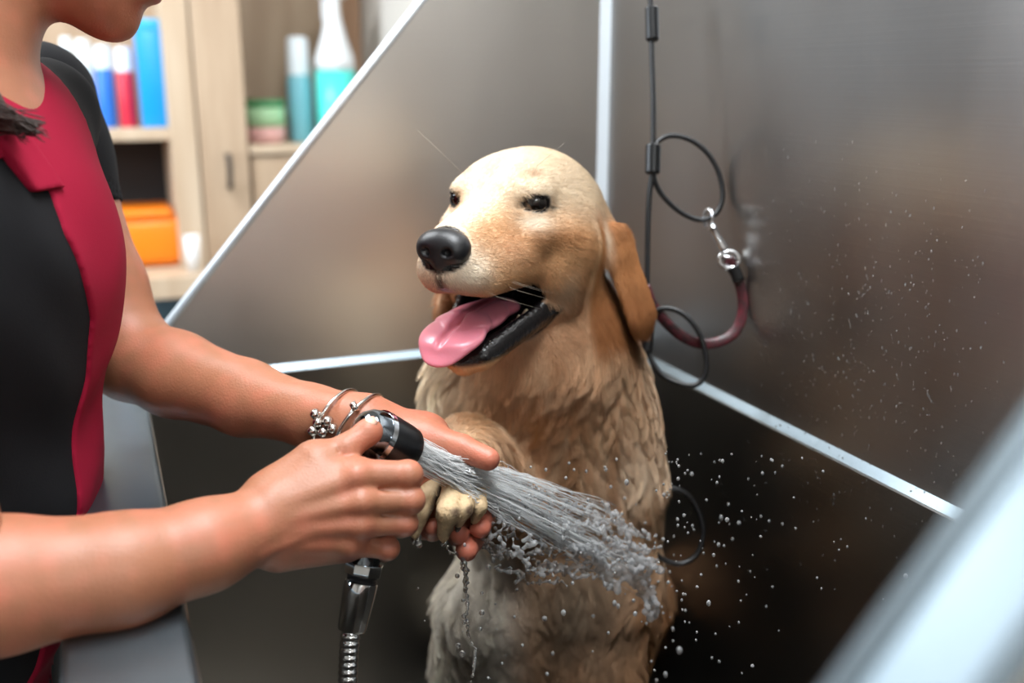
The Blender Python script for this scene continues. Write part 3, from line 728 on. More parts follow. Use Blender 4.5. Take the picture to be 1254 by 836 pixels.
# eyelids hold the ball in an almond opening
lid = []
for e, s in EYE:
    c = np.array(e)
M['nose'] = mat('wet black nose', (24, 24, 27), .34, bump=(1400, .35, .0006, (1, 1, 1)))
nz = [hell((11.7, 0, -2.1), (1.45, 2.15, 1.35), k=.3), hell((11.8, 1.1, -2.5), (1.2, 1.1, 1.15), k=.5), hell((11.8, -1.1, -2.5), (1.15, 1.05, 1.1), k=.5),
      hell((11.9, 0, -3.3), (1.0, .8, 1.0), k=.6),
      hell((13.05, 1.0, -2.6), (.55, .36, .36), (35, 0, 0), k=.25, op='-'), hell((13.05, -1.0, -2.6), (.55, .36, .36), (-35, 0, 0), k=.25, op='-'),
      hcap((13.0, 2.3, -2.9), (13.3, 1.2, -2.7), .16, .22, .2, '-'), hcap((13.0, -2.3, -2.9), (13.3, -1.2, -2.7), .16, .22, .2, '-'),
      hcap((13.6, 0, -2.3), (13.1, 0, -4.2), .10, .14, .25, '-')]
finish('nose', sdf_mesh('nose', nz, .0009, 2), M['nose'], dogo)
M['tongue'] = mat('wet pink tongue', (224, 132, 148), .28, bump=(500, .25, .0006, (1, 1, 1)), Subsurface_Weight=.15, Subsurface_Scale=.01)
TN = np.array((.35, 0, 1.0))
tg = [hfcap((1.0, -.3, -8.0), (5.2, -.4, -8.6), 2.1, 2.05, (0.1, 0, 1), .38, .8), hfcap((5.2, -.4, -8.6), (8.6, -.6, -9.7), 2.05, 2.1, (.3, 0, 1), .28, .8),
      hfcap((8.6, -.6, -9.7), (9.7, -.7, -10.6), 2.1, 2.0, (.7, 0, .8), .25, .8),
      hcap((2.0, -.4, -7.0), (8.4, -.5, -8.8), .30, .2, .6, '-'), hcap((8.4, -.5, -8.8), (11.2, -.8, -10.2), .2, .2, .4, '-')]
finish('tongue', sdf_mesh('tongue', tg, .0011, 2), M['tongue'], dogo)
M['tooth'] = mat('ivory tooth', (226, 208, 176), .25)
def tooth(base, tip, r):
    finish('tooth', sdf_mesh('tooth', [hcap(base, tip, r, r*.35, .1)], .0007, 1), M['tooth'], dogo)
for s in (1, -1):
    tooth((6.9, s*1.95, -11.0), (7.0, s*2.05, -10.1), .30)
    for i, x in enumerate((1.4, 2.6, 3.7)): tooth((x, s*(2.75-.12*i), -8.5-.38*i), (x, s*(2.75-.12*i), -8.0-.38*i), .50-.08*i)
M['gum'] = mat('pink gum', (190, 96, 92), .3)
for s in (1, -1):
    finish('gum', sdf_mesh('gum', [hcap((1.2, s*2.8, -8.6), (5.6, s*2.3, -10.0), .55, .4, .2)], .001, 1), M['gum'], dogo)
# claws on the raised paw
M['claw'] = mat('dark claw', (70, 56, 48), .3)
for a, b, c3, tr_ in TOES:
    dd = (c3-b)/np.linalg.norm(c3-b)
    MB().sweep([c3+dd*.002, c3+dd*.007+FW*.002, c3+dd*.011+FW*.006], [.0028, .002, .0006], 8).build('claw', M['claw'], dogo, True)
# whiskers
wk = MB(); rs = random.Random(4)
for s in (1, -1):
    for i in range(4):
        x0 = 6.5+rs.random()*3.5; z0 = -4.4-rs.random()*1.2; b0 = np.array((x0, s*(2.9-.25*(x0-7)), z0)); L = 3.5+rs.random()*2
        p1 = b0+np.array((-.35, s*.5, -.3))*L*.5; p2 = b0+np.array((-.75, s*.75, -.35))*L
        wk.sweep([H(*b0), H(*p1), H(*p2)], [.00013, .0001, .00004], 5)
    for i in range(2):
        b0 = np.array((2.6, s*3.2, 3.4)); L = 3+rs.random()*1.5
        wk.sweep([H(*b0), H(*(b0+np.array((.5, s*.5, .6))*L*.5)), H(*(b0+np.array((.3, s*1.0, .9))*L))], [.0001, .00008, .00004], 5)
M['whisker'] = mat('pale whisker', (225, 210, 190), .4)
wk.build('whiskers', M['whisker'], dogo, True, kind='stuff')
# ------------------------------------------------------------------ the groomer
person = empty('person', (-.15, .88, 0), 'person in black and crimson tunic leaning in, holding the shower head and paw', 'person')
tu = np.array([.43, .903, 0]); tf = np.array([.903, -.43, 0]); tc = np.array([-.100, .872, 0])
def B(u, f, z): return tc+tu*u+tf*f+np.array([0, 0, z])
M['skin'] = mat('warm skin', (214, 158, 126), .46, bump=(520, .28, .0012, (1, 1, 1)), Subsurface_Weight=.12, Subsurface_Scale=.008)
M['skin'].node_tree.nodes['Principled BSDF'].inputs['Subsurface Radius'].default_value = (1, .35, .2)
TR = np.stack([tu, tf, [0, 0, 1]], 1)
# head frame
HD = rotm(-8, 24, 0); HC = P(141, 52, .80)-HD@(np.array([7.6, 0, -11.4])*.01)
def g(x, y, z): return HC+HD@(np.array([x, y, z], float)*.01)
def gc(a, b, ra, rb=None, k=.8, op='+'): return cap(g(*a), g(*b), ra*.01, (ra if rb is None else rb)*.01, k*.01, op)
def ge(c, r, k=.8, op='+', rot=(0, 0, 0)): return ell(g(*c), np.array(r)*.01, HD@rotm(*rot), k*.01, op)
body = [ge((-1, 0, 3), (9.2, 7.4, 8.8)), ge((2.8, 0, -3.5), (6.0, 6.2, 7.0), 2.5), ge((5.6, 0, -8.6), (3.0, 3.6, 3.0), 2.2), ge((7.0, 0, -9.9), (1.7, 1.9, 1.5), 1.2),
        gc((7.4, 0, 1.5), (10.6, 0, -2.6), .9, 1.15, 1.0), ge((9.4, 1.1, -3.0), (1.0, .8, .7), .5), ge((9.4, -1.1, -3.0), (1.0, .8, .7), .5),
        ge((8.1, 0, -6.4), (1.7, 2.8, 1.8), 1.0), gc((8.6, -1.9, -5.75), (8.6, 1.9, -5.75), .48, .48, .4), gc((9.3, -.5, -5.6), (9.3, .5, -5.6), .52, .52, .4),
        gc((8.5, -1.7, -6.95), (8.5, 1.7, -6.95), .5, .5, .4), gc((9.1, -.6, -7.0), (9.1, .6, -7.0), .58, .58, .4),
        gc((9.9, -2.0, -6.35), (9.9, 2.0, -6.35), .12, .12, .3, '-'), gc((9.3, -1.2, -8.0), (9.3, 1.2, -8.0), .25, .25, .9, '-'),
        ge((6.2, 3.2, 1.0), (2.2, 1.7, 1.2), 1.0, '-'), ge((6.2, -3.2, 1.0), (2.2, 1.7, 1.2), 1.0, '-'),
        ge((5.4, 3.1, 1.0), (2.3, 1.5, 1.2), .4), ge((5.4, -3.1, 1.0), (2.3, 1.5, 1.2), .4),
        ge((5.6, 4.0, -2.6), (2.2, 1.8, 1.6), 1.5), ge((5.6, -4.0, -2.6), (2.2, 1.8, 1.6), 1.5),
        ge((-1.2, 7.1, -.5), (1.6, .7, 3.0), .4, rot=(0, -12, 0)), ge((-1.2, -7.1, -.5), (1.6, .7, 3.0), .4, rot=(0, -12, 0)),
        cap(g(-2.5, 0, -6), B(0, -.01, 1.30), .056, .056, .02), cap(B(0, -.01, 1.31), B(0, -.01, 1.26), .056, .075, .04),
        cap(B(-.13, 0, 1.275), B(.13, .0, 1.275), .042, .042, .04),
        ell(B(0, -.005, 1.16), (.145, .095, .14), TR, .04), ell(B(0, -.03, .98), (.125, .082, .16), TR, .05), ell(B(0, -.105, .84), (.150, .095, .12), TR, .05)]
ELR = P(-62, 728, .625)
body += chain([B(-.155, .0, 1.265), B(-.185, .06, 1.12), ELR+np.array([-.004, 0, .012])], [.047, .042, .040], .03)
body += [cap(B(-.08, -.11, .82), B(-.09, -.12, .45), .078, .055, .03), cap(B(.08, -.11, .82), B(.09, -.12, .45), .078, .055, .03),
         cap(B(-.09, -.12, .45), B(-.09, -.15, .09), .055, .037, .02), cap(B(.09, -.12, .45), B(.09, -.15, .09), .055, .037, .02)]
bme = sdf_mesh('person', body, .004, 2)
# ---- near (right) arm and hand: grips the shower handle, thumb on top
def hand_r():
    q = chain([ELR, P(0, 716, .645), P(150, 698, .675), P(250, 668, .70), P(318, 642, .725)], [.042, .0425, .0370, .0305, .0272], .012)
    W = P(322, 641, .730)
    K = [P(436, 581, .741), P(442, 613, .738), P(441, 641, .741), P(428, 665, .747)]
    PI = [P(499, 581, .751), P(502, 612, .751), P(495, 640, .755), P(474, 671, .762)]
    DI = [P(499, 584, .779), P(499, 616, .780), P(491, 644, .781), P(470, 675, .784)]
    TI = [P(479, 590, .796), P(478, 620, .797), P(471, 648, .797), P(452, 678, .798)]
    R = [(.0118, .0102, .0096, .0088), (.0112, .0100, .0094, .0086), (.0108, .0092, .0088, .0080), (.0098, .0082, .0078, .0072)]
    # metacarpals
    for i, k in enumerate(K):
        base = W+(k-W)*.18+np.array([0, 0, .012-.009*i])
        q.append(cap(base, k+FW*.004, .017, R[i][0]+.0015, .014))
    q += [cap(P(345, 625, .752), P(415, 612, .762), .026, .020, .02), cap(P(345, 655, .752), P(420, 662, .765), .023, .016, .015),
          cap(P(340, 612, .745), P(385, 572, .752), .020, .017, .018)]
    for i in range(4):   # fingers
        q += [cap(K[i], PI[i], R[i][0], R[i][1], .0035), cap(PI[i], DI[i], R[i][1], R[i][2], .003), cap(DI[i], TI[i], R[i][2], R[i][3], .003)]
    # thumb
    q += [cap(P(345, 612, .745), P(386, 565, .750), .019, .0140, .012), cap(P(386, 565, .750), P(424, 549, .756), .0128, .0105, .006),
          cap(P(424, 549, .756), P(450, 530, .764), .0108, .0098, .004), ell(P(452, 528, .765), (.0105, .0095, .0098), k=.004)]
    # knuckles and tendons raised, creases between them
    for i in range(4):
        q.append(ell(K[i]-FW*.0065+RT*.002, (.0075, .0065, .0065), k=.008)); q.append(ell(PI[i]-FW*.001+RT*.001, (R[i][1]+.0006,)*3, k=.003))
        q.append(cap(W+(K[i]-W)*.35-FW*.0155+UP*(.006-.004*i), K[i]-FW*.0085, .0022, .0022, .009))
    for i in range(3):
        a = (PI[i]+PI[i+1])/2; q.append(cap(a-FW*.0125-RT*.030, a-FW*.012+RT*.010, .0006, .0022, .003, '-'))
    q.append(cap(P(330, 668, .728)-FW*.024, P(400, 640, .742)-FW*.013, .0016, .0014, .007))          # a vein across the back
    # skin folds on the thumb joint
    for t in (-.004, 0, .004):
        c0 = P(424, 549, .756)+RT*t; q.append(cap(c0-FW*.0125+UP*.010, c0-FW*.0125-UP*.004, .0006, .0006, .0015, '-'))
    return q, W, K, PI, DI, TI
hr, WR, KR, PIR, DIR, TIR = hand_r()
hrm = sdf_mesh('hand_r', hr, .00125, 2)
# ---- far (left) arm and hand: palm up under the paw, thumb above
SHL = P(48, 118, .985); ELL = P(160, 438, .975)
WL = P(446, 518, .862)
def hand_l():
    q = chain([SHL, P(80, 230, .99), P(122, 350, .985), ELL], [.047, .0445, .042, .040], .015)
    q += chain([ELL+RT*.004, P(215, 458, .955), P(300, 487, .92), P(380, 509, .885), WL], [.041, .0395, .0335, .0262, .0245], .012)
    q += [fcap(WL, P(505, 540, .868), .024, .030, (-.3, -.2, .9), .62, .015), fcap(P(500, 545, .872), P(522, 575, .880), .030, .034, (-.3, -.3, .9), .5, .015)]
    # thumb
    q += [cap(P(478, 525, .862), P(520, 535, .858), .017, .0145, .012), cap(P(520, 535, .858), P(565, 549, .850), .0145, .0115, .006),
          cap(P(565, 549, .850), P(598, 562, .842), .0118, .0098, .004)]
    KK = [P(534, 580, .890), P(520, 598, .892), P(508, 612, .890), P(496, 622, .884)]
    PP = [P(588, 606, .896), P(576, 632, .893), P(548, 646, .892), P(520, 648, .885)]
    DD = [P(592, 634, .878), P(577, 662, .874), P(562, 655, .872), P(530, 650, .868)]
    TT = [P(588, 646, .858), P(571, 674, .855), P(562, 654, .852), P(530, 645, .852)]
    RR = [.0098, .0102, .0095, .0085]
    for i in range(4):
        q += [cap(P(500, 560, .875), KK[i], .020, .0125, .012), cap(KK[i], PP[i], RR[i]+.0012, RR[i]+.0004, .004), cap(PP[i], DD[i], RR[i]+.0002, RR[i], .003), cap(DD[i], TT[i], RR[i], RR[i]-.0009, .003)]
    return q, TT, DD
hl_, TTL, DDL = hand_l()
hlm = sdf_mesh('hand_l', hl_, .0013, 2)
def merge_meshes(name, ms):
    cs = []; fs = []; n = 0
    for m_ in ms:
        c_, _ = mesh_arrays(m_); q = np.empty(len(m_.polygons)*4, np.int32); m_.polygons.foreach_get('vertices', q)
        cs.append(c_); fs.append(q.reshape(-1, 4)+n); n += len(c_); bpy.data.meshes.remove(m_)
    return raw_mesh(name, np.concatenate(cs), np.concatenate(fs))
pme = merge_meshes('body', [bme, hrm, hlm])
# skin tone: redder at knuckles, fingertips and palm of the far hand
co, no = mesh_arrays(pme)
base = np.tile(np.array(lin((164, 108, 80))), (len(co), 1)); red = np.array(lin((212, 120, 98)))
wr_ = np.zeros(len(co))
for p_ in KR+PIR: wr_ = np.maximum(wr_, np.exp(-(np.linalg.norm(co-p_, axis=1)/.013)**2)*.6)
for p_ in TTL+DDL+TIR+[P(598, 562, .842), P(565, 549, .85)]: wr_ = np.maximum(wr_, np.exp(-(np.linalg.norm(co-p_, axis=1)/.018)**2)*.9)
wr_ = np.maximum(wr_, np.exp(-(np.linalg.norm(co-P(530, 570, .87), axis=1)/.05)**2)*.6)
wr_ = np.clip(wr_+.08+.16*hashnoise(co, 90, 2)+.12*hashnoise(co, 300, 3), 0, 1)
lipd = np.linalg.norm(((co-g(9.1, 0, -6.35))@HD)/np.array([.014, .026, .011]), axis=1)
colr = mixc(mixc(base, red, wr_), np.array(lin((178, 92, 86))), 1-sstep(.8, 1.1, lipd)); set_color(pme, colr)
b_ = M['skin'].node_tree; at = b_.nodes.new('ShaderNodeAttribute'); at.attribute_name = 'coat'
b_.links.new(at.outputs['Color'], b_.nodes['Principled BSDF'].inputs['Base Color'])
finish('body', pme, M['skin'], person)
# nails
M['nail'] = mat('short natural fingernail', (222, 172, 150), .5)
def nail(c_, along, nrm, w_, l_):
    a_ = along/np.linalg.norm(along); n_ = nrm-a_*(nrm@a_); n_ /= np.linalg.norm(n_); s_ = np.cross(a_, n_)
    bm = MB(); rows = []
    for i in range(7):
        t = i/6; ww = w_*(1-.45*abs(2*t-1)**3); row = []
        for j in range(7):
            u_ = (j-3)/3; row.append(bm.bm.verts.new(Vector(c_+a_*l_*(t-.5)+s_*ww*u_-n_*(.0030*u_*u_*(w_/.006))+n_*(.0006-.0012*(2*t-1)**4))))
        rows.append(row)
    for i in range(6):
        for j in range(6): bm.bm.faces.new((rows[i][j], rows[i+1][j], rows[i+1][j+1], rows[i][j+1]))
    o = bm.build('fingernail', M['nail'], person, True); md = o.modifiers.new('s', 'SOLIDIFY'); md.thickness = .0007
tn = -FW*.62+UP*.78-RT*.12
nail(P(452, 528, .765)+(tn/np.linalg.norm(tn))*.0100, P(450, 528, .765)-P(424, 549, .756), tn, .0066, .0145)
for i, (t_, d_) in enumerate(zip(TIR, DIR)): nail(t_+(FW*.8+UP*.1)*.0085, t_-d_, FW, .0048, .010)

# eyes
M['sclera'] = mat('person eye', (70, 46, 36), .1)
for s in (1, -1): MB().lathe(g(5.9, s*3.1, 1.0), HD[:, 0], [(0, 1.1*.01), (.006, .0098), (.0105, .004), (.0112, 0)]).build('eye', M['sclera'], person, True)
# hair: dark brown, tied back, one lock falling over the near shoulder
M['hair'] = mat('dark brown hair', (48, 32, 24), .5, bump=(300, .8, .002, (1, 1, .06)))
hr_ = [ge((-2.2, 0, 4.4), (9.4, 8.0, 8.4)), ge((-4.5, 0, -1.5), (7.0, 7.2, 7.0), 2), ge((6.5, 0, 0.2), (4.2, 6.3, 7.4), .6, '-'), ge((4.0, 0, -9), (6, 8, 7), .6, '-'),
       cap(g(-10, -1.5, 1), P(-70, 40, .80), .030, .026, .02), cap(P(-70, 40, .80), P(-34, 130, .70), .024, .020, .01), cap(P(-34, 130, .70), P(24, 155, .69), .015, .005, .01)]
hs = MB()
for i in range(90):
    o_ = np.random.RandomState(i).normal(size=(3, 3))*np.array([.010, .006, .003])[:, None]
    hs.sweep(spline([P(-75, 30, .79)+o_[0], P(-30, 125, .70)+o_[1], P(12, 146, .685)+o_[1]*.6, P(34+8*(i%3), 152+4*(i%4), .684)+o_[2]*.7+o_[1]*.5], 6), [.0005]*18+[.0002], 5)
ho_ = finish('hair', sdf_mesh('hair', hr_, .003, 2), M['hair'], person)
hs.build('loose_strands', M['hair'], ho_, True, kind='stuff')

# clothing
def folds(X, Y, Z, a=.0022):
    return a*(np.sin(X*42+Z*31+1.3)*np.sin(Y*37-Z*23)+.6*np.sin(Z*64+X*50+np.sin(Y*40)*1.5))
tor = [ell(B(0, -.005, 1.16), (.157, .107, .15), TR, .04), ell(B(0, -.030, .98), (.140, .098, .17), TR, .05), ell(B(0, -.105, .80), (.168, .108, .15), TR, .05),
       cap(B(-.135, 0, 1.268), B(.135, 0, 1.268), .052, .052, .04)]
def expr(pr):   # evaluate a list at arrays
    def f(X, Y, Z):
        D = None
        for p in pr:
            d = dist(p, X, Y, Z)
            if D is None: D = d+0*X+0*Y+0*Z
            else: h_ = np.clip(.5+.5*(D-d)/p['k'], 0, 1); D = D+(d-D)*h_-p['k']*h_*(1-h_)
        return D
    return f
ftor = expr(tor)
def lu(X, Y, Z): return (X-tc[0])*tu[0]+(Y-tc[1])*tu[1], (X-tc[0])*tf[0]+(Y-tc[1])*tf[1]
def tunic(X, Y, Z, off=0.0):
    d = ftor(X, Y, Z)+folds(X, Y, Z)-off
    d = np.maximum(d, Z-1.318)
    return np.maximum(d, .70-Z)
lo_, hi_ = (-.36, .60, .68), (.12, 1.14, 1.33)
neckhole = [cap(B(0, -.01, 1.42), B(0, .0, 1.30), .062, .064, .01, '-'), cap(B(0, .04, 1.34), B(0, .10, 1.292), .040, .012, .01, '-')]
M['cloth'] = mat('black tunic cloth', (17, 17, 20), .9, bump=(700, .35, .0006, (1, 1, 1)), Specular_IOR_Level=.25)
M['red'] = mat('crimson tunic cloth', (150, 14, 48), .85, bump=(700, .35, .0006, (1, 1, 1)), Specular_IOR_Level=.25)
SE = P(88, 262, .99); ad = SE-P(60, 165, .985); ad /= np.linalg.norm(ad)
cut = SE
sl_l = [cap(SHL, P(66, 190, .985), .053, .051, .02), cap(P(66, 190, .985), SE+ad*.02, .051, .050, .02),
        fnp(lambda X, Y, Z: (X-cut[0])*ad[0]+(Y-cut[1])*ad[1]+(Z-cut[2])*ad[2], (cut-.075), (cut+.09), .003, 'x'), cap(SE-ad*.02, SE+ad*.03, .0465, .0465, .002, '-')]
SR0, SR1 = B(-.155, .0, 1.265), B(-.185, .06, 1.12)
sl_r = [cap(SR0, SR0*.25+SR1*.75, .058, .060, .02), cap(SR0*.25+SR1*.75, SR1, .052, .054, .003, '-')]
tun = sl_l+[fnp(lambda X, Y, Z: tunic(X, Y, Z), lo_, hi_, .02)]+neckhole+sl_r
to = finish('tunic', sdf_mesh('tunic', tun, .0032, 2), M['cloth'], person)
# crimson front panel: wraps from the neck down the front
def panel(X, Y, Z):
    u_, f_ = lu(X, Y, Z)
    t = (Z-.95)/.35
    left = np.interp(Z, [.90, 1.0, 1.07, 1.12, 1.15, 1.19, 1.243, 1.252, 1.30], [-.012, -.006, .0, -.006, -.02, -.034, -.030, -.125, -.16])+0*X
    d = tunic(X, Y, Z, .003)
    d = np.maximum(d, (left-u_)*.9); d = np.maximum(d, (u_-.085)*.9); return np.maximum(d, -(f_-.0))
finish('front_panel', sdf_mesh('front_panel', [fnp(panel, lo_, hi_, .001)]+neckhole, .0026, 2), M['red'], to)
def collar(X, Y, Z):
    u_, f_ = lu(X, Y, Z)
    d = tunic(X, Y, Z, .007); v = (Z-1.235)
    d = np.maximum(d, np.abs(u_+.060-.32*(1.30-Z))-.016); d = np.maximum(d, 1.222-Z); return np.maximum(d, -(f_-.0))
finish('lapel', sdf_mesh('lapel', [fnp(collar, lo_, hi_, .001)]+neckhole, .0026, 2), M['red'], to)
tr = [ell(B(0, -.11, .80), (.162, .104, .13), TR, .04), cap(B(-.085, -.11, .80), B(-.092, -.12, .45), .090, .070, .03), cap(B(.085, -.11, .80), B(.092, -.12, .45), .090, .070, .03),
      cap(B(-.092, -.12, .45), B(-.092, -.15, .07), .070, .058, .02), cap(B(.092, -.12, .45), B(.092, -.15, .07), .070, .058, .02)]
finish('trousers', sdf_mesh('trousers', tr, .005, 2), mat('charcoal trousers', (34, 34, 38), .85), person)
for s in (-1, 1):
    a_ = B(s*.092, -.17, .045); b_2 = B(s*.10, -.02, .036)
    finish('shoe', sdf_mesh('shoe', [cap(a_, b_2, .045, .036, .01), fnp(lambda X, Y, Z: .004-Z+0*X+0*Y, (-.6, .4, -.1), (.5, 1.4, .1), .004, 'x')], .004, 2), mat('white work shoe', (214, 214, 212), .6), person)
# bracelets on the far wrist
def ring_at(c_, ax_, r1, r2, tilt=0.0, n=40):
    ax_ = ax_/np.linalg.norm(ax_); u_ = np.cross(ax_, UP); u_ /= np.linalg.norm(u_); v_ = np.cross(ax_, u_)
    return [c_+u_*math.cos(2*math.pi*i/n)*r1+v_*math.sin(2*math.pi*i/n)*r2+ax_*tilt*math.cos(2*math.pi*i/n) for i in range(n+1)]
M['silver'] = mat('silver bangle', (215, 210, 205), .2, 1.0)
arm = WL-P(380, 509, .885)
arm = arm/np.linalg.norm(arm)
br = empty('bracelet', P(412, 508, .872), 'open silver bangle with round beaded ends on the far wrist', 'bracelet', 'silver bracelets')
r1_ = ring_at(P(412, 513.5, .874), arm+np.array([0, 0, -.42]), .0318, .0290)
MB().sweep(r1_, .0017, 10, False).build('band', M['silver'], br, True)
def on_ring(ring_, x, y):
    best = None
    for p_ in ring_:
        v_ = p_-CAM; z_ = v_@FW; e_ = math.hypot(CX+F*(v_@RT)/z_-x, CY-F*(v_@UP)/z_-y)+(z_-.84)*900
        if best is None or e_ < best[0]: best = (e_, p_)
    return best[1]
bl = on_ring(r1_, 404, 524)
b3 = MB()
for dx, dy in ((0, 0), (.0085, .001), (-.004, -.007), (.0045, -.008), (.0125, -.005), (-.002, .007)):
    q = bl+RT*dx+UP*dy-FW*.002; b3.lathe(q-FW*.0052, FW, [(0, 0), (.0012, .0032), (.0052, .0048), (.0092, .0032), (.0104, 0)], 16)
b3.build('beads', M['silver'], br, True)
br2 = empty('bracelet', P(434, 512, .866), 'thin silver bangle with a small charm nearer to the hand', 'bracelet', 'silver bracelets')
ring = ring_at(P(440, 517, .864), arm+np.array([0, 0, -.55]), .0325, .0285)
MB().sweep(ring, .0017, 10, False).build('band', M['silver'], br2, True)
cp = on_ring(ring, 440, 504)
MB().lathe(cp-RT*.003, RT*.8+UP*.5, [(0, .0014), (0, .0044), (.005, .0044), (.005, .0014)], 18).build('charm', M['silver'], br2, True)

# ------------------------------------------------------------------ shower head with its hose
SA = P(474, 527, .772); SB = P(500, 543, .785)
TGT = P(800, 700, 1.03)
sax = (TGT-P(508, 553, .79)); sax /= np.linalg.norm(sax); sax = sax+RT*.10; sax /= np.linalg.norm(sax)
M['chrome_dark'] = mat('chrome toned by dark reflections', (120, 128, 136), .08, 1.0)  # darker chrome copy: dark surroundings it reflects are put into the colour
sh = empty('shower_head', tuple(P(440, 690, .78)), 'chrome and black pet shower head held in the near hand, spraying water', 'shower head')
c0 = P(452, 529, .780)
autosmooth(MB().lathe(c0-sax*.012, sax, [(0, 0), (.001, .009), (.004, .0145), (.010, .0182), (.017, .0198), (.020, .0202), (.020, 0)], 40).build('chrome_dome', M['chrome_dark'], sh))
autosmooth(MB().lathe(c0+sax*.0075, sax, [(0, .019), (0, .0212), (.0045, .0212), (.0045, .019)], 40).build('chrome_ring', M['chrome'], sh))
autosmooth(MB().lathe(c0+sax*.012, sax, [(0, 0), (0, .0203), (.005, .0205), (.022, .0190), (.029, .0178), (.031, .0165), (.0305, .0150), (.029, 0)], 40).build('nozzle_shroud', M['blackplastic'], sh))
face = c0+sax*.0425
nzb = MB(); s_u = Vector(sax).orthogonal().normalized(); s_v = Vector(sax).cross(s_u)
NOZ = []
for r_, n_ in ((0, 1), (.0045, 7), (.009, 13), (.0128, 19)):
    for i in range(n_):
        a_ = 2*math.pi*i/n_+r_*300; NOZ.append(Vector(face)+s_u*math.cos(a_)*r_+s_v*math.sin(a_)*r_)
for p_ in NOZ: nzb.lathe(p_-Vector(sax)*.002, sax, [(0, .0010), (.0022, .0007), (.0022, 0)], 6)
nzb.build('nozzles', M['blackplastic'], sh, kind='stuff')
HB = [c0-sax*.002-UP*.008, P(458, 572, .784), P(457, 620, .783), P(452, 664, .781), P(446, 691, .780)]
gm = [cap(HB[i], HB[i+1], r1, r2, .006) for i, (r1, r2) in enumerate(((.0140, .0115), (.0115, .0110), (.0110, .0115), (.0115, .0125)))]
finish('handle', sdf_mesh('handle', gm, .0012, 2), M['chrome_dark'], sh)
dn = (P(440, 730, .779)-P(448, 690, .780)); dn /= np.linalg.norm(dn)
hb = P(447, 689, .780)
autosmooth(MB().lathe(hb, dn, [(0, 0), (0, .0148), (.002, .0152), (.0085, .0148), (.0085, 0)], 8).build('coupling_nut', M['chrome'], sh))
MB().lathe(hb+dn*.0085, dn, [(0, 0), (0, .0118), (.002, .0122), (.003, .011), (.0045, .0118), (.006, .0112), (.006, 0)], 28).build('rubber_washer', M['black'], sh, True)
autosmooth(MB().lathe(hb+dn*.0145, dn, [(0, 0), (0, .0126), (.002, .0130), (.010, .0128), (.036, .0112), (.038, .0105), (.038, 0)], 28).build('hose_connector', M['chrome'], sh))
# ribbed hose
h0 = hb+dn*.050
pts = spline([h0, P(428, 790, .775), P(426, 850, .77), P(430, 960, .765), P(470, 1150, .74), np.array([.30, .40, ZF+.02]), np.array([.42, .32, ZF+.012]), np.array([.54, .26, ZF+.04]), np.array([.60, .27, ZF+.20]), np.array([.612, .28, ZF+.385])], 46)
pts = np.array(pts); sg = np.r_[0, np.cumsum(np.linalg.norm(np.diff(pts, axis=0), axis=1))]
nn_ = int(sg[-1]/.00085); tt = np.linspace(0, sg[-1], nn_); pp = np.stack([np.interp(tt, sg, pts[:, i]) for i in range(3)], 1)
rad = .0066+.0011*np.abs(np.sin(tt/.0052*math.pi))**.6
MB().sweep(pp, list(rad), 18).build('hose', M['chrome'], sh, True)
tap = empty('hose_tap', (.61, .28, ZF+.40), 'chrome hose outlet on the back wall of the tub', 'tap')
MB().lathe((XC-.013, .28, ZF+.40), (-1, 0, 0), [(0, .03), (.004, .03), (.008, .014), (.022, .012), (.022, 0)], 28).build('flange', M['chrome'], tap, True)
# ------------------------------------------------------------------ restraint cable with its loops, and the checked lead clipped to it
DC = 1.085
def Q(x, y, d=DC): return P(x, y, d)
cab = empty('restraint_cable', tuple(Q(800, 195)), 'black coated cable with three loops hanging down the corner behind the dog', 'cable')
arm_top = np.array([Q(797, 0)[0], Q(797, 0)[1], 1.60])
MB().sweep(spline([arm_top, Q(797, -40), Q(798, 60), Q(800, 130), Q(799, 200), Q(794, 260), Q(792, 380), Q(789, 450), Q(790, 540), Q(792, 650)], 10), .0030, 12).build('cable', M['black'], cab, True)
def ferr(a, b, r): autosmooth(MB().lathe(a, b-a, [(0, 0), (0, r*.75), (.002, r), (np.linalg.norm(b-a)-.002, r), (np.linalg.norm(b-a), r*.75), (np.linalg.norm(b-a), 0)], 20).build('ferrule', M['blackplastic'], cab))
ferr(Q(798, 8), Q(799, 50), .0074); ferr(Q(800, 176), Q(799, 213), .0084); ferr(Q(795, 386), Q(791, 432), .0070); ferr(Q(793, 600), Q(792, 622), .0052); ferr(Q(792, 624), Q(792, 668), .0078)
L1 = [(801, 186), (806, 173), (822, 166), (845, 171), (866, 187), (880, 211), (885, 240), (877, 261), (858, 269), (834, 260), (812, 240), (802, 222), (799, 205)]
L2 = [(797, 392), (809, 378), (829, 380), (847, 394), (860, 417), (865, 449), (856, 469), (837, 471), (813, 461), (799, 443), (793, 425)]
L3 = [(794, 618), (803, 604), (822, 598), (842, 606), (856, 628), (861, 655), (852, 680), (832, 690), (808, 682), (796, 664)]
for L, dd in ((L1, .012), (L2, -.012), (L3, .008)):
    MB().sweep(spline([Q(x, y, DC+dd*math.sin(math.pi*i/(len(L)-1))) for i, (x, y) in enumerate(L)], 8), .0029, 12).build('loop', M['black'], cab, True)
brk = MB(); brk.sweep([arm_top+np.array([0, 0, .01]), np.array([XC-.01, arm_top[1], 1.61])], .008, 16); brk.sweep([np.array([XC-.014, arm_top[1], 1.61]), np.array([XC-.001, arm_top[1], 1.61])], .025, 20)
brk.build('cable_bracket', M['chrome'], tub, True)
lead = empty('dog_lead', tuple(Q(867, 265)), 'dark checked leather lead clipped by a chrome snap to the upper cable loop', 'lead')
MB().sweep(ring_at(Q(867, 267, DC+.008), RT*.9+FW*.5, .0075, .0095, 0, 20), .0017, 8, False).build('swivel_ring', M['chrome'], lead, True)
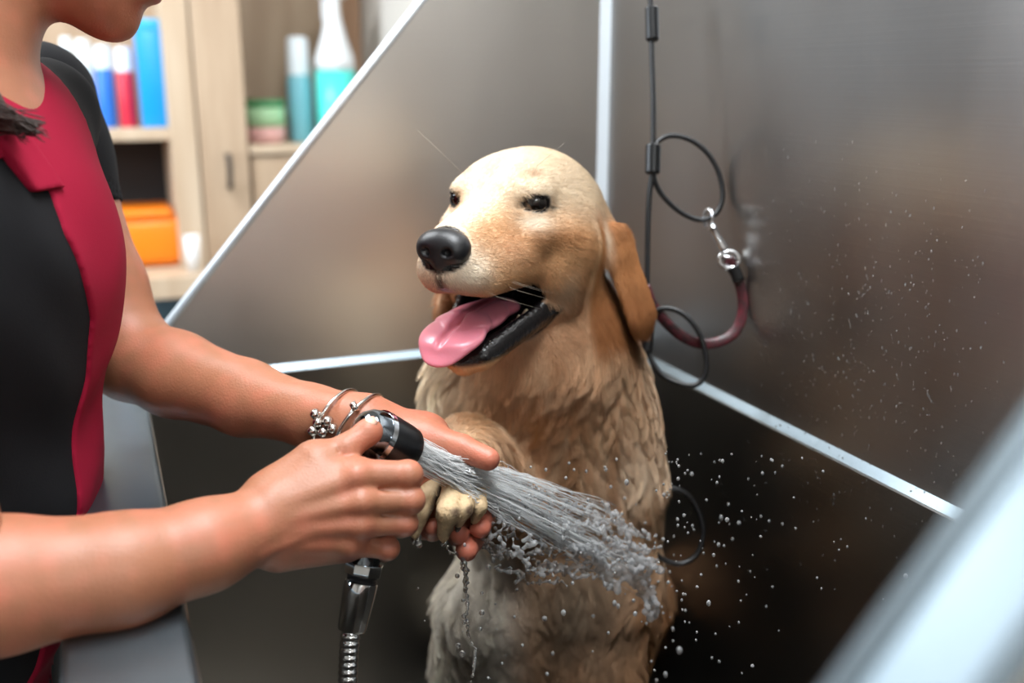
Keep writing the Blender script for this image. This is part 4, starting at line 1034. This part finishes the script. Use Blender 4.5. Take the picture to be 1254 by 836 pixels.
a, b2 = Q(871, 276), Q(888, 308)
autosmooth(MB().lathe(a, b2-a, [(0, 0), (0, .0042), (.003, .0052), (.007, .0038), (.016, .0040), (.026, .0052), (.030, .0046), (.030, 0)], 18).build('snap_bolt', M['chrome'], lead))
sb = MB(); c_ = Q(893, 318)
sb.sweep(ring_at(c_, FW, .0105, .0090, 0, 24), .0027, 10, False); sb.sweep([c_-RT*.010+UP*.004, c_+RT*.010+UP*.0005], .0024, 10)
sb.build('buckle', M['chrome'], lead, True)
st = spline([Q(892, 316), Q(901, 334), Q(909, 360), Q(909, 385), Q(900, 406), Q(882, 418), Q(860, 421), Q(838, 413), Q(818, 397), Q(800, 374), Q(790, 350)], 8)
MB().sweep(st, .0060, 14, True, (tuple(FW+RT*.5), .35)).build('strap', M['leather'], lead, True)
MB().sweep(spline([Q(897, 327, DC-.003), Q(901, 334, DC-.003), Q(905, 344, DC-.003)], 4), .0068, 14, True, (tuple(FW+RT*.5), .5)).build('strap_keeper', M['blackplastic'], lead, True)

# ------------------------------------------------------------------ water
def water_mat(name, white, rough=0.02, clear=0):
    m = bpy.data.materials.new(name); m.use_nodes = True; nt = m.node_tree; nt.nodes.clear()
    o = nt.nodes.new('ShaderNodeOutputMaterial'); g_ = nt.nodes.new('ShaderNodeBsdfPrincipled')
    g_.inputs['Transmission Weight'].default_value = 1.0; g_.inputs['IOR'].default_value = 1.33; g_.inputs['Roughness'].default_value = rough
    g_.inputs['Base Color'].default_value = (.97, .99, 1, 1)
    d_ = nt.nodes.new('ShaderNodeBsdfTranslucent'); d_.inputs[0].default_value = (.96, .97, .98, 1)
    df = nt.nodes.new('ShaderNodeBsdfDiffuse'); df.inputs[0].default_value = (.96, .97, .98, 1)
    m1 = nt.nodes.new('ShaderNodeMixShader'); m1.inputs[0].default_value = .5; nt.links.new(d_.outputs[0], m1.inputs[1]); nt.links.new(df.outputs[0], m1.inputs[2])
    m2 = nt.nodes.new('ShaderNodeMixShader'); m2.inputs[0].default_value = white; nt.links.new(g_.outputs[0], m2.inputs[1]); nt.links.new(m1.outputs[0], m2.inputs[2])
    if clear:
        t_ = nt.nodes.new('ShaderNodeBsdfTransparent'); m4 = nt.nodes.new('ShaderNodeMixShader'); m4.inputs[0].default_value = clear
        nt.links.new(m2.outputs[0], m4.inputs[1]); nt.links.new(t_.outputs[0], m4.inputs[2]); m2 = m4
    nt.links.new(m2.outputs[0], o.inputs[0]); return m
M['water'] = water_mat('clear splashing water', .12, .03)
M['splash'] = water_mat('foaming water', .50, .02, .34); M['froth'] = water_mat('aerated water', .45)
def jet_mat():
    m = bpy.data.materials.new('white water jets'); m.use_nodes = True; nt = m.node_tree; nt.nodes.clear()
    o = nt.nodes.new('ShaderNodeOutputMaterial'); t_ = nt.nodes.new('ShaderNodeBsdfTransparent')
    d_ = nt.nodes.new('ShaderNodeBsdfTranslucent'); d_.inputs[0].default_value = (.97, .98, .98, 1)
    df = nt.nodes.new('ShaderNodeBsdfDiffuse'); df.inputs[0].default_value = (.97, .98, .98, 1); gl = nt.nodes.new('ShaderNodeBsdfGlossy'); gl.inputs['Roughness'].default_value = .15
    m1 = nt.nodes.new('ShaderNodeMixShader'); m1.inputs[0].default_value = .55; nt.links.new(d_.outputs[0], m1.inputs[1]); nt.links.new(df.outputs[0], m1.inputs[2])
    m3 = nt.nodes.new('ShaderNodeMixShader'); m3.inputs[0].default_value = .12; nt.links.new(m1.outputs[0], m3.inputs[1]); nt.links.new(gl.outputs[0], m3.inputs[2])
    m2 = nt.nodes.new('ShaderNodeMixShader'); m2.inputs[0].default_value = .70; nt.links.new(t_.outputs[0], m2.inputs[1]); nt.links.new(m3.outputs[0], m2.inputs[2])
    nt.links.new(m2.outputs[0], o.inputs[0]); return m
M['jets'] = jet_mat()
rw = random.Random(12); rn = np.random.RandomState(5)
def px(x, y, d): return P(x, y, d)
# jets leave the nozzle face as fine streams and open into a fan
def jd(x):     # depth along the spray
    return float(np.interp(x, [505, 560, 640, 720, 800, 850], [.800, .835, .895, .945, .985, 1.0]))
jet = MB(); NJ = 190
for i in range(NJ):
    p0 = np.array(NOZ[i % len(NOZ)])+rn.normal(size=3)*.0008
    v = (i+.5)/NJ; u = rn.rand()
    xe_ = 575+205*rn.rand()**1.1; frac = (xe_-505)/300
    yt = 560+.42*(xe_-515); sp = 20+36*frac
    ye_ = yt+(2*v-1)*sp+8*frac; mid = px(572, 585+(2*v-1)*24, jd(575)+(u-.5)*.02)
    e_ = px(xe_, ye_, jd(xe_)+(u-.5)*.04)
    pl = spline([p0, p0*.45+mid*.55+rn.normal(size=3)*.0006, mid, mid*.5+e_*.5+rn.normal(size=3)*.0016-np.array([0, 0, -.002]), e_], 7)
    n_ = len(pl); jit = rn.normal(size=(n_, 3))*np.linspace(0, .0008, n_)[:, None]; pl = [pl[k]+jit[k] for k in range(n_)]
    q_ = rn.rand()**2; rr = [(.00032+.0008*(k/n_)*q_)*(1-.8*(k/n_)**5) for k in range(n_)]
    jet.sweep(pl, rr, 6)
jet.build('water_jets', M['jets'], None, True, kind='stuff', label='fan of fine white water jets shooting from the black shower nozzle', category='water')
# ragged sheets and beads where the spray breaks up
spl = []
def strand(pts, r0, r1, gap=.25, wob=.0035, step=.0036, d0=None):
    pl = np.array(spline([px(x, y, (jd(x) if d0 is None else d0)+rn.uniform(-.012, .012)) for x, y in pts], 10))
    sgm = np.r_[0, np.cumsum(np.linalg.norm(np.diff(pl, axis=0), axis=1))]; n_ = int(sgm[-1]/step)+2; prev = None
    r0 *= .64; r1 *= .72
    off = np.cumsum(rn.normal(size=(n_, 3))*wob*.45, axis=0); off -= np.linspace(0, 1, n_)[:, None]*off[-1]*.7
    for k in range(n_):
        s_ = sgm[-1]*k/(n_-1); c_ = np.array([np.interp(s_, sgm, pl[:, j]) for j in range(3)])+off[k]+rn.normal(size=3)*wob*.35
        t = k/(n_-1); r = (r0+(r1-r0)*t)*(.45+.9*rn.rand())
        if prev is not None and rn.rand() > gap: spl.append(cap(prev[0], c_, min(prev[1], r)*.75, min(prev[1], r)*.75, .0022))
        spl.append(ell(c_, (r*(.8+.5*rn.rand()), r*(.8+.5*rn.rand()), r*(.8+.5*rn.rand())), None, .0022)); prev = (c_, r)
strand([(600, 575), (630, 580), (655, 592), (676, 610), (690, 628)], .0018, .0030, .3)
strand([(612, 572), (640, 590), (672, 600)], .0014, .0018, .5)
for k in range(9): strand([(585+5*k, 612+3*k), (610, 640+3*k), (640, 664+3*k), (680, 672+2*k), (720, 684+k)], .0017, .0022, .3, .005)
for k in range(13): strand([(620+4*k, 594+4*k), (680, 616+4.6*k), (730, 638+4.6*k), (795, 660+4.2*k)], .0016, .0026, .3, .0055)
for k in range(5): strand([(715, 660+4*k), (738, 690), (748, 712), (757, 722)], .0022, .0036, .25, .003)
for k in range(6): strand([(752, 690+2*k), (775, 708), (790, 718), (797, 738), (801, 750)], .0022, .0042, .2, .003)
strand([(735, 620), (752, 640), (768, 655)], .0034, .0030, .45, .005)
strand([(745, 628), (760, 632), (775, 668)], .0030, .0042, .5, .005); strand([(770, 680), (800, 688), (806, 695)], .0040, .0044, .2)
strand([(668, 686), (674, 694), (668, 704)], .0022, .0020, .4)
finish('water_splash', sdf_mesh('water_splash', spl, .0009, 1), M['splash'], None, kind='stuff', label='ragged clear splash of water breaking up across the wet chest', category='water')
# run-off under the fingers
spl = []
strand([(572, 692), (574, 720), (570, 745), (576, 770), (583, 795), (578, 832)], .0020, .0016, .12, .0016, .0040, .86)
strand([(545, 660), (550, 672), (563, 682), (574, 700)], .0018, .0022, .15, .0018, .0035, .855)
strand([(566, 690), (572, 704), (570, 722)], .0020, .0014, .2, .002, .0035, .862)
strand([(515, 655), (513, 662), (514, 668)], .0018, .0026, 0, .0008, .003, .845)
for x, y in ((590, 726), (567, 735), (590, 750), (568, 762), (566, 800), (561, 790), (588, 770), (560, 705), (598, 694)): spl.append(ell(px(x, y, .86), (.0015+.0012*rn.rand()), None, .001))
finish('water_drips', sdf_mesh('water_drips', spl, .0008, 1), M['water'], None, kind='stuff', label='thin twisting trickle of water running down from the wet fingertips', category='water')
def drops(name, lst, m, label, flat=None):
    t = bmesh.new(); bmesh.ops.create_icosphere(t, subdivisions=2, radius=1.0)
    v0 = np.array([v.co[:] for v in t.verts]); f0 = np.array([[v.index for v in f.verts] for f in t.faces]); t.free()
    V = []; Fc = []
    for i, (c_, sc_) in enumerate(lst):
        V.append(v0*np.array(sc_)+c_); Fc.append(f0+i*len(v0))
    me = bpy.data.meshes.new(name); V = np.concatenate(V); Fc = np.concatenate(Fc)
    me.vertices.add(len(V)); me.vertices.foreach_set('co', V.astype(np.float32).ravel()); me.loops.add(Fc.size); me.loops.foreach_set('vertex_index', Fc.astype(np.int32).ravel())
    me.polygons.add(len(Fc)); me.polygons.foreach_set('loop_start', np.arange(0, Fc.size, 3, dtype=np.int32)); me.polygons.foreach_set('loop_total', np.full(len(Fc), 3, np.int32))
    me.update(calc_edges=True); return finish(name, me, m, None, kind='stuff', label=label, category='water')
dl = []
BIG = [(832, 796, 7), (824, 770, 4), (815, 826, 6), (804, 833, 4), (776, 735, 4), (667, 757, 5), (690, 750, 5), (757, 742, 5), (630, 755, 3), (677, 800, 4), (703, 575, 3), (718, 577, 3), (697, 567, 3), (742, 575, 4), (748, 596, 4), (693, 585, 3),
       (765, 610, 3), (741, 572, 3), (720, 612, 4), (700, 604, 3), (745, 660, 5), (812, 660, 4), (790, 640, 3), (820, 700, 3), (806, 712, 3), (847, 580, 4), (883, 634, 5), (905, 640, 4), (897, 660, 3), (670, 825, 4), (640, 790, 3), (615, 812, 3), (520, 760, 2), (512, 720, 2), (598, 830, 3)]
for x, y, r in BIG:
    d_ = jd(x)-.04+.06*rn.rand() if x < 850 else 1.0; s_ = r*.55*d_/F; dl.append((px(x, y, d_), (s_*(.8+.4*rn.rand()), s_*(.8+.4*rn.rand()), s_*(1.0+.5*rn.rand()))))
for i in range(190):
    x = 800+abs(rn.normal())*120 if i < 140 else rn.uniform(560, 860); y = rn.normal(650, 85) if i < 140 else rn.normal(680, 70)
    d_ = rn.uniform(.82, .98); rx_ = float((FW+RT*(x-CX)/F)[0]); d_ = min(d_, (XC-.02)/rx_)
    s_ = rn.uniform(.0005, .0013)*(1 if rn.rand() > .15 else 1.6); c_ = px(x, y, d_)
    if c_[2] > ZF+.05 and y > 540: dl.append((c_, (s_, s_, s_*rn.uniform(1, 1.6))))
drops('water_droplets', dl, M['froth'], 'scattered bright droplets flying off the spray to the right')
wl_ = []
for i in range(620):
    x = rn.normal(1065, 85); y = rn.normal(430, 120)
    if not (880 < x < 1240 and 150 < y < 800): continue
    r_ = FW+RT*(x-CX)/F-UP*(y-CY)/F; t_ = XC/r_[0]; p_ = CAM+r_*t_
    if p_[2] < ZS+.012: p_ = p_-np.array([.012, 0, 0])
    if not (YN+.05 < p_[1] < YC-.02): continue
    s_ = rn.uniform(.0004, .0011); wl_.append((p_, (s_*.6, s_, s_*rn.uniform(1, 1.8))))
drops('wall_droplets', wl_, M['water'], 'tiny water beads clinging to the dark back splash panel')
